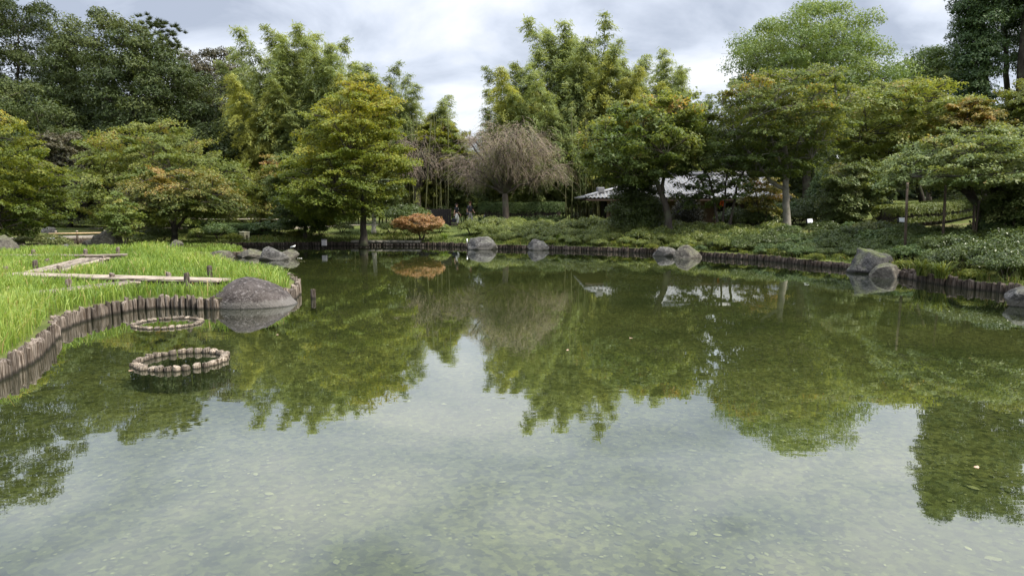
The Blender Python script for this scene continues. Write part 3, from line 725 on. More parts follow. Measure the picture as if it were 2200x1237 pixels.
# rocks
def ridge_rock(label, sil, yb, mat, deep, seed, Yc):
    """boulder lofted along its length from its outline heights, with uneven cross-sections"""
    r = np.random.default_rng(seed); P = [atY(x, y, Yc) for x, y in sil]; xs = np.array([p.x for p in P]); hs = np.maximum(np.array([p.z for p in P]), .0)
    n, m = 56, 28; X = np.interp(np.linspace(0, 1, n), np.linspace(0, 1, n), xs[0] + (xs[-1] - xs[0]) * (.5 - .5 * np.cos(np.linspace(0, np.pi, n)))); hh = np.interp(X, xs, hs)
    for _ in range(1): hh[1:-1] = .25 * hh[:-2] + .5 * hh[1:-1] + .25 * hh[2:]
    u = (X - X[0]) / (X[-1] - X[0]); dd = deep * np.sqrt(np.clip(1 - (2 * u - 1) ** 2, 0.0004, 1)); off = Vector(r.uniform(-9, 9, 3)); V = []
    for i in range(n):
        for j in range(m):
            a = math.pi * (1.25 * j / (m - 1) - .125); c, s_ = math.cos(a), math.sin(a)
            y = -dd[i] * np.sign(c) * abs(c) ** .75; z = (hh[i] + .10) * (abs(s_) ** .9 if s_ > 0 else s_ * 1.2) - .10
            p = Vector((X[i], y, z)); f = noise.fractal(p * 1.7 + off, 1.0, 2.0, 5) * .045 + noise.noise(p * 9 + off) * .008
            V.append((X[i] + f * .4, y * (1 + f), z + f * (.4 + .6 * (s_ > .1))))
    V = np.array(V) - [X.mean(), 0, 0]; F = [[i * m + j, (i + 1) * m + j, (i + 1) * m + j + 1, i * m + j + 1] for i in range(n - 1) for j in range(m - 1)]
    return tag(obj('boulder', mesh_np('boulder', V, F), mat, None, (X.mean(), Yc, 0), True), label, 'rock')
ridge_rock('big smooth brown-grey boulder at the tip of the bright grass bank', [(444, 664), (452, 648), (470, 630), (490, 611), (510, 598), (528, 594), (548, 597), (575, 609), (600, 624), (622, 641), (641, 661)], 668, M['boulder'], .85, 8, 17.0)
rock_px('pale grey peaked rock in the water of the back inlet', 557, 622, 529, 560, M['rock_grey'], 31, deep=.7, peak=-.1)
rock_px('small brown rounded rock just behind the pale peaked rock', 600, 643, 535, 557, M['rock_dark'], 33, deep=.7)
rock_px('brown mossy rock at the end of the grass spit', 510, 568, 534, 554, M['rock_dark'], 35, deep=.6)
rock_px('dark flat-topped rock before the grass spit', 447, 502, 537, 556, M['rock_dark'], 37, deep=.6)
rock_px('low dark rock peeping over the grass next to the spit', 402, 447, 540, 553, M['rock_dark'], 39, deep=.6)
rock_px('small pale rounded rock at the far edge of the bright grass', 346, 369, 529, 545, M['rock_grey'], 41, deep=.8, rough=.04)
rock_px('small speckled rock beside the pale rounded rock', 366, 412, 530, 547, M['rock_dark'], 42, deep=.8, rough=.05)
rock_px('dark rock at the foot of the orange-tinted maple', 366, 394, 515, 533, M['rock_dark'], 43, z0=.35, deep=.8)
rock_px('big dark slanting rock at the edge of the grass field', -15, 42, 504, 552, M['rock_dark'], 45, z0=.25, deep=.8, peak=-.25)
rock_px('rounded grey rock behind the stone slab bridge', 90, 127, 487, 504, M['rock_grey'], 47, z0=.55, deep=.8)
rock_px('tall mossy rock at the end of the stone slab bridge', 203, 262, 490, 536, M['rock_dark'], 49, z0=.3, deep=.8)
rock_px('brown rock under the end of the slab bridge', 176, 208, 514, 536, M['rock_dark'], 51, z0=.25, deep=.8)
rock_px('pale flat rock in the grass next to the black lamp box', 116, 152, 524, 546, M['rock_grey'], 53, z0=.22, deep=.8)
rock_px('wide lichen-patched boulder below the walking people', 1004, 1070, 508, 537, M['rock_grey'], 55, deep=.7, peak=-.15)
rock_px('smaller pointed boulder on the far shore below the clipped hedge', 1133, 1180, 513, 538, M['rock_grey'], 57, deep=.7, peak=.1)
rock_px('pale flat boulder touching a darker one on the far shore', 1400, 1450, 529, 551, M['rock_grey'], 60, deep=.8)
rock_px('dark rounded boulder leaning on the pale flat one', 1446, 1509, 526, 555, M['rock_dark'], 61, deep=.7)
rock_px('large blocky grey boulder with a mossy flat top', 1818, 1918, 533, 588, M['rock_block'], 64, deep=.75, cuts=14, rough=.16, peak=-.12, boxy=.6)
rock_px('rounded rock in front of the blocky boulder', 1870, 1938, 565, 598, M['rock_dark'], 65, deep=.8, rough=.06)
rock_px('rounded rock cut off by the picture edge before the dark logs', 2163, 2265, 615, 663, M['rock_grey'], 67, deep=.8, rough=.05)

# ------------------------------------------------------------------ boardwalk of zigzag planks
BW = []
def boardwalk(label, a, b, zt, width, nb, posts, seed):
    r = np.random.default_rng(seed)
    A3 = atz(*a, zt); B3 = atz(*b, zt); c = (A3 + B3) / 2; d = B3 - A3; L = d.length; ang = math.atan2(d.y, d.x)
    root = empty('boardwalk', (c.x, c.y, zt), label, 'boardwalk', 'plank walks zigzagging over the grass field', ang)
    BW.append((np.array((c.x, c.y)), ang, L, width))
    for k in range(nb):
        w = width / nb; me_ = None
        o = bevelled_box('plank', (L * r.uniform(.99, 1.0), w * .955, .055), M['board'], root, (r.normal(0, .01), -width / 2 + w * (k + .5), -.028 + r.normal(0, .003)), 0, .006)
    nx = max(2, int(L / 1.8) + 1)
    for k in range(nx):
        x = -L / 2 + .2 + (L - .4) * k / (nx - 1)
        bevelled_box('cross_beam', (.10, width * .98, .09), M['log_dark'], root, (x, 0, -.10), 0, .008)
    for s in (1, -1): bevelled_box('side_beam', (L * .985, .05, .10), M['log_dark'], root, (0, s * (width / 2 - .06), -.105), 0, .006)
    for (px, py, pz) in posts:
        q = atz(px, py, zt); dx = (q - c); lx = dx.x * math.cos(-ang) - dx.y * math.sin(-ang); ly = dx.x * math.sin(-ang) + dx.y * math.cos(-ang)
        if abs(ly) < width / 2 + .08: ly = math.copysign(width / 2 + .085, ly if abs(ly) > 1e-3 else 1)
        o = bpy.data.objects.new('post', LOGS[r.integers(8)]); COL.objects.link(o); o.parent = root
        o.location = (lx, ly, -.6); o.scale = (.15, .15, .6 + pz); o.rotation_euler = (r.normal(0, .03), r.normal(0, .03), r.uniform(0, 6))
boardwalk('longest plank walk, running level across the grass to its free end near the big boulder', (14, 587), (482, 600), .55, .62, 3, [(12, 581, .12), (127, 582, .16), (363, 590, .07), (401, 603, .2), (450, 588, .24)], 1)
boardwalk('broad slanting plank walk climbing from the long walk to the back walk', (90, 583), (205, 553), .54, 1.0, 5, [(75, 573, .2), (100, 562, .1), (219, 563, .12)], 2)
boardwalk('nearest plank walk, half sunk in tall grass', (-30, 640), (290, 603), .50, .55, 3, [(147, 614, .17), (243, 599, .15)], 3)
boardwalk('thin plank walk at the back of the grass field', (-40, 547), (192, 547), .54, .6, 3, [(72, 544, .14), (183, 544, .16)], 4)
boardwalk('short plank end standing proud at the back of the grass field', (187, 548), (274, 545.5), .6, .6, 3, [(252, 542, .2), (225, 551, .05)], 5)

# ------------------------------------------------------------------ grass
def grass_field():
    r = np.random.default_rng(5); n = 350000
    X = np.column_stack([r.uniform(-31, -5.2, n), r.uniform(6.5, 31.5, n)])
    X = X[(X[:, 0] > -.79 * X[:, 1] - 1.2)]
    keep = r.uniform(0, 1, len(X)) < np.interp(X[:, 1], [8, 14, 22, 31], [.95, .75, .55, .42]); X = X[keep]
    d = sdist(X); X = X[d > .16]; d = d[d > .16]
    ok = np.ones(len(X), bool); low = np.ones(len(X))
    for c, a, L, w in BW:
        q = X - c; lx = q[:, 0] * math.cos(a) + q[:, 1] * math.sin(a); ly = -q[:, 0] * math.sin(a) + q[:, 1] * math.cos(a)
        ok &= ~((np.abs(lx) < L / 2 + .06) & (np.abs(ly) < w / 2 + .07))
        nearw = (np.abs(lx) < L / 2 + .3) & (np.abs(ly) < w / 2 + .55); low = np.where(nearw, np.minimum(low, .72), low)
    X, d, low = X[ok], d[ok], low[ok]
    nn = np.sin(X[:, 0] * 1.1 + 1) * np.cos(X[:, 1] * .8) + .6 * np.sin(X[:, 0] * 2.7 + X[:, 1] * 2.1)
    ok = r.uniform(0, 1, len(X)) < .75 + .2 * nn; X, d, nn, low = X[ok], d[ok], nn[ok], low[ok]
    n = len(X); h = r.uniform(.30, .56, n) * (1 + .10 * nn) * np.interp(d, [.15, .6], [.65, 1]) * low
    w = np.interp(X[:, 1], [8, 30], [.013, .024]) * r.uniform(.7, 1.3, n)
    lean = np.where(r.uniform(0, 1, n) < .15, r.uniform(.6, 1.3, n), np.abs(r.normal(.32, .25, n)).clip(.05, 1.1))
    n5 = np.sin(X[:, 0] * .55 + .7) * np.sin(X[:, 1] * .47 + 2); t = np.clip(.47 + .12 * nn + .14 * n5 + r.normal(0, .22, n), 0, .95); t[r.uniform(0, 1, n) < .03] = 1; h = h * (1 + .16 * n5)
    P = np.column_stack([X, Hn(X) - .02])
    o = obj('grass', blade_mesh('grass', P, h, w, lean, r, t), M['grass'])
    tag(o, 'tall bright yellow-green grass filling the wet field around the plank walks', 'grass', kind='stuff')
    # spit
    S2 = np.column_stack([r.uniform(-20, -13, 9000), r.uniform(31.5, 38.5, 9000)]); d = sdist(S2)
    S2 = S2[(d > .15) & (d < 1.6)]; n = len(S2)
    o = obj('grass', blade_mesh('grass', np.column_stack([S2, Hn(S2)]), r.uniform(.12, .26, n), np.full(n, .03), np.abs(r.normal(.4, .2, n)), r, r.uniform(.2, .8, n)), M['grass'])
    tag(o, 'short bright grass on the thin spit in the back inlet', 'grass', kind='stuff')
grass_field()
def bank_grass():
    r = np.random.default_rng(6); n = 160000
    X = np.column_stack([r.uniform(-22, 24, n), r.uniform(18, 47, n)]); d = sdist(X)
    ok = (d > .12) & (d < 5.0) & (r.uniform(0, 1, n) < np.interp(d, [.1, 1.6, 5], [1, .8, .25])) & ((X[:, 1] > 33) | (X[:, 0] > 4)) & ((X[:, 0] < 10) | (d < .8) | (r.uniform(0, 1, n) < .12)) & (np.abs(X[:, 0]) < .8 * X[:, 1] + 1)
    X = X[ok]; d = d[ok]; n = len(X)
    nn = np.sin(X[:, 0] * .9 + 2) + .7 * np.sin(X[:, 0] * 2.3)
    h = r.uniform(.08, .26, n) * (1 + .3 * nn).clip(.5, 1.8) * np.interp(d, [.1, .8, 5], [.8, 1, .8])
    o = obj('bank_grass', blade_mesh('bank_grass', np.column_stack([X, Hn(X) - .01]), h, np.full(n, .028), np.abs(r.normal(.5, .3, n)).clip(0, 1.2), r, np.clip(.45 + .15 * nn + r.normal(0, .2, n), 0, 1)), M['bank_grass'])
    tag(o, 'rough short grass along the far bank above the logs', 'grass', kind='stuff')
bank_grass()

# pebbles and sunken leaves on the pond floor
def pebbles():
    r = np.random.default_rng(9); n = 17000
    X = np.column_stack([r.uniform(-9, 13, n), 3.5 + 17 * r.uniform(0, 1, n) ** 1.35]); X = X[(sdist(X) < -.15) & (np.abs(X[:, 0]) < .8 * X[:, 1] + .6)]
    cl = np.sin(X[:, 0] * 1.7 + 1.3 * np.sin(X[:, 1] * .9)) + np.sin(X[:, 1] * 2.3 + X[:, 0] * .6); X = X[r.uniform(0, 1, len(X)) < np.clip(.55 + .3 * cl, .12, 1)]
    n = len(X); z = -0.34 - 0.25 * ss((X[:, 1] - 8) / 14) + 0.05 * np.sin(X[:, 0] * .7) * np.cos(X[:, 1] * .6) + .012
    th = r.uniform(0, 6.28, n); sz = .012 * np.exp(r.normal(.15, .5, n)).clip(.5, 3.2) * np.where(r.uniform(0, 1, n) < .08, 1.6, 1)
    V = []
    for k in range(6):
        a = th + k * math.pi / 3; s = sz * (1 + .35 * np.cos(2 * (a - th)))
        V.append(np.column_stack([X[:, 0] + s * np.cos(a), X[:, 1] + s * np.sin(a), z]))
    V.append(np.column_stack([X, z + sz * .35]))
    V = np.stack(V, 1).reshape(-1, 3); b = np.arange(n)[:, None, None] * 7
    F = (b + np.array([[k, (k + 1) % 6, 6] for k in range(6)])[None]).reshape(-1, 3)
    m, t, out = newmat('pebble')
    at = nd(t, 'ShaderNodeAttribute', attribute_name='tint')
    c = ramp(t, at.outputs['Fac'], [(0, (.06, .062, .026)), (.5, (.11, .11, .048)), (.85, (.19, .18, .085)), (1, (.29, .27, .15))])
    p = nd(t, 'ShaderNodeBsdfPrincipled', {'Base Color': c, 'Roughness': .8}); t.links.new(p.outputs[0], out.inputs[0])
    tag(obj('gravel', mesh_np('gravel', V, F, np.repeat(r.uniform(0, 1, n) ** 1.3, 6)), m), 'pale gravel and sunken leaves on the pond floor', kind='stuff')
pebbles()

# ------------------------------------------------------------------ trees: maples round the pond
mp = dict(kind='pad', aspect=.8)
MAPLE_LABELS = 1
b = gp(783, 39.6)
tree('maple_tree', 'tall yellow-green maple with a single trunk standing alone at the kerb of the far shore', 'tree', b,
     [(158, 735, 790), (185, 715, 820), (215, 690, 862), (250, 645, 872), (300, 628, 868), (345, 615, 895), (390, 600, 880), (430, 600, 850), (468, 620, 800)], 39.6,
     M['maple_yellow'], M['bark_dark'], [[(781, 520, .20), (780, 470, .17), (781, 420, .15), (783, 390, .12), (775, 320, .09), (772, 240, .05)], [(783, 400, .11), (810, 350, .07), (835, 300, .04)], [(781, 410, .10), (750, 370, .07), (700, 330, .04)]],
     clumps=125, leaves=40000, lsize=.145, crad=(.65, 1.05), seed=101, autumn=.62, tbase=.40, limbs=12, **mp)
tree('maple_tree', 'lower deep-green maple spreading beside the tall yellow-green one', 'tree', gp(655, 42.5),
     [(335, 590, 640), (360, 575, 690), (400, 575, 720), (440, 580, 740), (480, 590, 735)], 42.5,
     M['maple_green'], M['bark'], [[(655, 505, .11), (657, 450, .09), (650, 400, .05)], [(657, 460, .07), (690, 420, .04)]],
     clumps=60, leaves=20000, lsize=.15, crad=(.6, 1.0), seed=102, autumn=.45, tbase=.25, **mp)
tree('maple_tree', 'slim maple turning orange behind the low white rail', 'tree', gp(590, 47),
     [(328, 575, 600), (355, 565, 625), (395, 560, 625), (430, 555, 625), (462, 545, 640)], 47,
     M['maple_orange'], M['bark'], [[(596, 480, .08), (594, 420, .06), (592, 360, .03)]],
     clumps=32, leaves=8500, lsize=.16, crad=(.5, .9), seed=103, autumn=.6, tbase=.35, limbs=5, **mp)
tree('maple_tree', 'low spreading maple with orange-tinted leaves and a forked dark trunk', 'tree', G(373, 516),
     [(366, 330, 420), (385, 275, 500), (410, 258, 525), (438, 262, 540), (460, 300, 515)], 38.0,
     M['maple_orange'], M['bark_dark'], [[(374, 518, .17), (374, 495, .14), (368, 475, .10), (345, 445, .07), (325, 420, .04)], [(374, 496, .11), (392, 475, .08), (420, 440, .05)], [(374, 490, .08), (380, 450, .06), (378, 400, .04)]],
     clumps=75, leaves=26000, lsize=.13, crad=(.6, 1.0), flat=.18, seed=104, autumn=.5, tbase=.2, limbs=10, **mp)
tree('maple_tree', 'wide olive-green dome of a maple rising behind the orange-tinted one', 'tree', gp(330, 47),
     [(258, 320, 380), (285, 225, 420), (320, 185, 470), (360, 160, 530), (400, 150, 562), (440, 175, 560), (475, 210, 540)], 47,
     M['maple_olive'], M['bark_dark'], [[(330, 500, .2), (330, 440, .16), (320, 380, .1), (330, 320, .05)], [(330, 450, .12), (400, 390, .06)], [(330, 450, .12), (240, 400, .06)]],
     clumps=130, leaves=40000, lsize=.17, crad=(.8, 1.25), seed=105, autumn=.3, tbase=.45, limbs=11, **mp)
tree('maple_tree', 'yellow-green maple leaning in at the picture edge by the stone slab bridge', 'tree', gp(-45, 33),
     [(240, -90, 20), (275, -160, 65), (320, -190, 100), (370, -200, 135), (420, -200, 150), (470, -190, 120), (500, -170, 80)], 33,
     M['maple_yellow'], M['bark_dark'], [[(-45, 540, .2), (-45, 450, .15), (-30, 380, .1), (-30, 300, .05)]],
     clumps=105, leaves=36000, lsize=.13, crad=(.6, 1.0), seed=106, autumn=.5, tbase=.28, limbs=10, **mp)
tree('maple_tree', 'thin young maple at the end of the stone slab bridge', 'tree', gp(268, 33.5),
     [(412, 240, 262), (435, 225, 290), (465, 215, 300), (500, 240, 292)], 33.5,
     M['maple_green'], M['bark'], [[(270, 535, .035), (266, 490, .03), (255, 420, .015)]],
     clumps=26, leaves=4200, lsize=.11, crad=(.35, .55), seed=107, autumn=.3, tbase=.5, limbs=4, limb_r=.02, twig_r=.01, **mp)
tree('maple_tree', 'dark olive shrubby tree filling the gap between the edge maple and the olive dome', 'tree', gp(150, 50),
     [(290, 80, 200), (330, 70, 240), (380, 60, 240), (430, 70, 240), (470, 90, 220)], 50,
     M['dark_brown_leaf'], M['bark_dark'], [[(150, 490, .15), (150, 420, .1), (150, 350, .05)]],
     clumps=60, leaves=17000, lsize=.19, crad=(.7, 1.2), seed=108, autumn=.3, tbase=.5, **mp)
# centre and right
tree('leaning_tree', 'round-leaved tree with a crooked leaning trunk and red leaf tips before the tiled house', 'tree', G(1437, 489),
     [(205, 1390, 1500), (235, 1300, 1530), (280, 1255, 1545), (320, 1240, 1540), (350, 1245, 1490), (385, 1262, 1440)], 38.5,
     M['maple_green'], M['bark'], [[(1436, 492, .22), (1436, 455, .19), (1420, 415, .15), (1405, 375, .10), (1370, 330, .06)], [(1422, 418, .12), (1425, 370, .09), (1440, 310, .06), (1450, 250, .03)], [(1410, 390, .08), (1350, 350, .05), (1300, 310, .03)], [(1425, 365, .07), (1480, 300, .04)]],
     clumps=90, leaves=21000, lsize=.185, crad=(.55, .95), flat=.4, seed=110, autumn=.35, tbase=.48, limbs=12, **mp)
tree('maple_tree', 'three-stemmed slender maple shading the house front', 'tree', G(1555, 491),
     [(315, 1480, 1600), (345, 1450, 1635), (375, 1455, 1640), (400, 1450, 1620), (425, 1440, 1600), (445, 1455, 1540)], 38.5,
     M['maple_green'], M['bark'], [[(1547, 492, .075), (1535, 440, .065), (1528, 390, .05), (1500, 350, .03)], [(1554, 492, .07), (1556, 430, .055), (1562, 370, .04)], [(1562, 492, .09), (1577, 440, .075), (1585, 395, .06), (1610, 340, .03)]],
     clumps=34, leaves=6800, lsize=.14, crad=(.5, .75), seed=111, autumn=.2, tbase=.3, limbs=9, limb_r=.04, **mp)
tree('maple_tree', 'tall layered green maple on a pale grey trunk forking above the shrubs', 'tree', G(1692, 497),
     [(150, 1640, 1800), (180, 1560, 1830), (215, 1528, 1845), (255, 1535, 1840), (300, 1545, 1810), (345, 1545, 1760), (374, 1600, 1740)], 37.5,
     M['maple_green'], M['bark_grey'], [[(1691, 500, .22), (1690, 450, .19), (1688, 405, .17), (1690, 370, .13), (1688, 310, .09), (1680, 230, .05)], [(1690, 410, .12), (1650, 385, .09), (1620, 340, .06), (1580, 290, .03)], [(1690, 385, .11), (1710, 330, .08), (1730, 260, .04)], [(1688, 380, .09), (1665, 320, .06), (1640, 250, .03)]],
     clumps=105, leaves=25500, lsize=.15, crad=(.65, 1.05), flat=.2, seed=112, autumn=.4, tbase=.45, limbs=14, **mp)
tree('maple_tree', 'slender shrubby maple with rusty leaves before the end of the tiled house', 'tree', gp(1635, 41),
     [(382, 1600, 1670), (405, 1582, 1692), (430, 1580, 1695), (452, 1592, 1675)], 41,
     M['maple_orange'], M['bark'], [[(1632, 492, .05), (1628, 440, .04), (1620, 400, .02)], [(1640, 492, .045), (1650, 430, .035), (1662, 400, .02)]],
     clumps=24, leaves=4200, lsize=.13, crad=(.4, .7), seed=127, autumn=.3, tbase=.4, limbs=6, limb_r=.03, twig_r=.014, **mp)
tree('camphor_tree', 'big round-topped camphor tree towering behind the tiled house', 'tree', gp(1735, 56),
     [(12, 1770, 1830), (35, 1690, 1860), (62, 1605, 1880), (100, 1565, 1895), (140, 1565, 1900), (170, 1570, 1930), (215, 1600, 1935), (260, 1630, 1930), (300, 1680, 1880)], 56,
     M['camphor_leaf'], M['bark_dark'], [[(1735, 480, .36), (1733, 410, .32), (1735, 340, .28), (1740, 250, .2), (1745, 150, .1)], [(1735, 330, .2), (1680, 230, .12), (1650, 150, .06)], [(1738, 300, .2), (1800, 210, .12), (1840, 120, .05)]],
     kind='ball', clumps=150, leaves=52000, lsize=.23, crad=(.8, 1.5), flat=.8, seed=113, autumn=.3, tbase=.45, limbs=16, aspect=.55, wz=1.0)
tree('maple_tree', 'olive maple with long bare limbs between the pale trunk and the propped maple', 'tree', gp(1965, 42),
     [(170, 1880, 1985), (195, 1820, 2070), (230, 1790, 2090), (270, 1770, 2050), (310, 1770, 2010), (350, 1765, 1990), (390, 1790, 1960), (430, 1790, 1900)], 42,
     M['maple_olive'], M['bark_dark'], [[(1985, 480, .22), (1980, 420, .18), (1960, 350, .14), (1900, 325, .09), (1850, 305, .05)], [(1975, 400, .12), (1960, 330, .09), (1920, 270, .05)], [(1978, 410, .12), (2020, 330, .08), (2040, 250, .04)]],
     clumps=110, leaves=33000, lsize=.16, crad=(.65, 1.1), seed=114, autumn=.22, tbase=.45, limbs=12, **mp)
tree('maple_tree', 'maple with an orange-red crown top behind the propped maple', 'tree', gp(2100, 38),
     [(215, 2045, 2110), (240, 2030, 2140), (275, 2010, 2170), (310, 2010, 2180), (345, 2030, 2180)], 38,
     M['maple_orange'], M['bark_dark'], [[(2120, 480, .15), (2110, 380, .11), (2090, 300, .06), (2080, 250, .03)]],
     clumps=50, leaves=15000, lsize=.15, crad=(.6, .95), seed=115, autumn=.38, tbase=.35, limbs=7, **mp)
tree('maple_tree', 'propped grey-green maple with dark leaning stems over the glossy shrubs', 'tree', gp(2105, 28.5),
     [(278, 2040, 2250), (305, 1960, 2330), (340, 1915, 2350), (365, 1890, 2350), (388, 1885, 2330)], 28.5,
     M['maple_grey'], M['bark_dark'], [[(2105, 520, .17), (2112, 470, .15), (2095, 430, .13), (2050, 395, .1), (2000, 385, .06), (1930, 400, .03)], [(2110, 475, .12), (2085, 400, .1), (2070, 340, .06)], [(2120, 515, .15), (2150, 470, .12), (2135, 410, .09), (2130, 330, .05)], [(2160, 540, .10), (2150, 480, .08), (2190, 420, .05)]],
     clumps=120, leaves=40000, lsize=.12, crad=(.5, .85), flat=.2, seed=116, autumn=.15, tbase=.5, limbs=16, droop=.35, **mp)
tree('maple_tree', 'low drooping grey-green maple spilling over the lawn beside the dark bush', 'tree', gp(1825, 39),
     [(350, 1790, 1880), (385, 1765, 1900), (420, 1760, 1890), (455, 1765, 1860), (475, 1775, 1850)], 39,
     M['maple_grey'], M['bark_dark'], [[(1825, 490, .09), (1825, 440, .07), (1820, 390, .03)]],
     clumps=50, leaves=17000, lsize=.13, crad=(.55, .85), seed=117, autumn=.15, tbase=.42, droop=.45, **mp)
tree('maple_tree', 'low grey-green maple drooping over the shrubs at the picture edge among the props', 'tree', gp(2195, 27.5),
     [(375, 2150, 2300), (410, 2120, 2310), (450, 2115, 2300), (485, 2140, 2270), (500, 2160, 2240)], 27.5,
     M['maple_grey'], M['bark_dark'], [[(2195, 560, .09), (2192, 480, .07), (2200, 410, .04)]],
     clumps=52, leaves=17000, lsize=.115, crad=(.45, .75), seed=126, autumn=.12, tbase=.45, droop=.4, **mp)
tree('maple_tree', 'yellowing maple at the picture edge above the propped maple', 'tree', gp(2215, 38),
     [(175, 2180, 2260), (205, 2150, 2290), (245, 2140, 2300), (290, 2150, 2290)], 38,
     M['maple_olive'], M['bark_dark'], [[(2230, 470, .17), (2225, 380, .12), (2215, 260, .05)]],
     clumps=38, leaves=12000, lsize=.15, crad=(.6, .95), seed=118, autumn=.5, tbase=.45, limbs=6, **mp)
# tall trees at the edge
for k, (lab, px, Y, prof, st, sd) in enumerate([
    ('tall dense tree with a straight trunk at the edge of the sky gap', 2115, 60, [(-165, 2085, 2150), (-90, 2060, 2150), (0, 2052, 2150), (60, 2050, 2145), (120, 2046, 2145), (180, 2048, 2140), (240, 2060, 2140), (290, 2075, 2140)], [[(2120, 440, .42), (2117, 260, .36), (2115, 150, .3), (2110, 40, .16), (2108, -40, .06)]], 121),
    ('tall tree with a bare bent trunk and sky showing through its crown', 2165, 62, [(-150, 2130, 2230), (0, 2130, 2220), (60, 2140, 2215), (110, 2150, 2210), (150, 2160, 2205)], [[(2168, 440, .32), (2170, 220, .25), (2160, 170, .23), (2163, 110, .2), (2155, 40, .12), (2155, -30, .05)]], 122),
    ('tall dark-trunked tree cut by the picture edge behind the yellowing maple', 2215, 59, [(-150, 2180, 2300), (0, 2180, 2300), (60, 2185, 2300), (130, 2190, 2300), (200, 2195, 2290)], [[(2192, 440, .4), (2190, 180, .33), (2200, 60, .22), (2205, -30, .08)]], 123)]):
    tree('broadleaf_tree', lab, 'tree', gp(px, Y), prof, Y, M['tall_leaf'], M['bark_dark'], st, kind='ball', clumps=[100, 62, 68][k], leaves=[34000, 17000, 21000][k], lsize=.27, crad=(.7, 1.3), flat=.85, depth=1.0, seed=sd,
         autumn=.15, tbase=.4, limbs=12, aspect=.5, wz=1.0, group='tall trees at the picture edge')
for k, (lab, px, Y, prof, mat, sd) in enumerate([
    ('rounded bright-green tree crown behind the olive maple, below the sky gap', 1995, 66, [(112, 1980, 2030), (140, 1935, 2060), (180, 1920, 2065), (240, 1930, 2070), (320, 1950, 2070)], 'camphor_leaf', 131),
    ('dark shadowy tree under the tall trees', 2070, 56, [(230, 2030, 2130), (290, 1990, 2200), (360, 1970, 2230), (430, 1980, 2230)], 'dark_leaf', 132),
    ('dark round-headed tree behind the tiled house roof', 1620, 62, [(255, 1540, 1700), (300, 1480, 1760), (350, 1480, 1780), (400, 1500, 1780)], 'dark_leaf', 133)]):
    tree('broadleaf_tree', lab, 'tree', gp(px, Y), prof, Y, M[mat], M['bark_dark'], [[(px, 450, .25), (px, 300, .18), (px, 200 if k == 0 else 330, .08)]], kind='ball', clumps=55, leaves=17000, lsize=.3, crad=(.9, 1.5), flat=.8, seed=sd, autumn=.3, tbase=.4, limbs=8, aspect=.55, wz=1.0)
# dark wood on the left slope
for k, (lab, px, Y, prof, mat, sd, nl) in enumerate([
    ('tall dark tree in the top corner of the wood', 40, 66, [(-150, -150, 20), (-80, -170, 55), (0, -170, 100), (60, -150, 135), (130, -150, 160), (220, -150, 190), (310, -150, 200)], 'dark_leaf', 141, 70000),
    ('feathery slender tree standing up between the corner tree and the dark evergreen', 145, 62, [(25, 135, 155), (60, 115, 185), (110, 100, 225), (180, 95, 240), (260, 95, 250), (340, 110, 250)], 'dark_leaf', 142, 26000),
    ('broad dark evergreen in the middle of the wood', 290, 58, [(32, 190, 235), (60, 180, 300), (110, 190, 380), (170, 200, 440), (240, 210, 475), (310, 210, 470), (370, 220, 440)], 'dark_leaf', 143, 52000),
    ('brownish dark tree at the lower end of the wood, beside the bamboo', 450, 68, [(120, 400, 500), (145, 380, 535), (200, 380, 560), (270, 400, 570), (350, 410, 580)], 'dark_brown_leaf', 144, 34000),
    ('dark low tree at the foot of the wood behind the olive dome', 470, 56, [(270, 420, 490), (310, 390, 540), (370, 390, 560), (430, 400, 580)], 'dark_leaf', 145, 18000),
    ('dark evergreen at the picture edge behind the edge maple', 20, 52, [(180, -60, 80), (230, -120, 140), (300, -140, 180), (380, -140, 190), (450, -120, 180)], 'dark_leaf', 146, 32000),
    ('dark understorey tree behind the small orange maple', 600, 62, [(290, 540, 640), (330, 520, 680), (390, 520, 700), (450, 530, 700)], 'dark_leaf', 147, 16000)]):
    tree('evergreen_tree' if mat == 'dark_leaf' else 'broadleaf_tree', lab, 'tree', gp(px, Y), prof, Y, M[mat], M['bark_dark'], [[(px, 470, .3), (px + 5, 330, .22), (px - 4, 220 if k < 4 else 360, .12), (px, max(prof[0][0] + 90, 70), .05)]],
         kind='ball', clumps=max(50, nl // 330), leaves=int(nl * .66), lsize=.31, crad=(.8, 1.5), flat=.75, seed=sd, autumn=.45, tbase=.42, limbs=14, aspect=.5, wz=1.0)

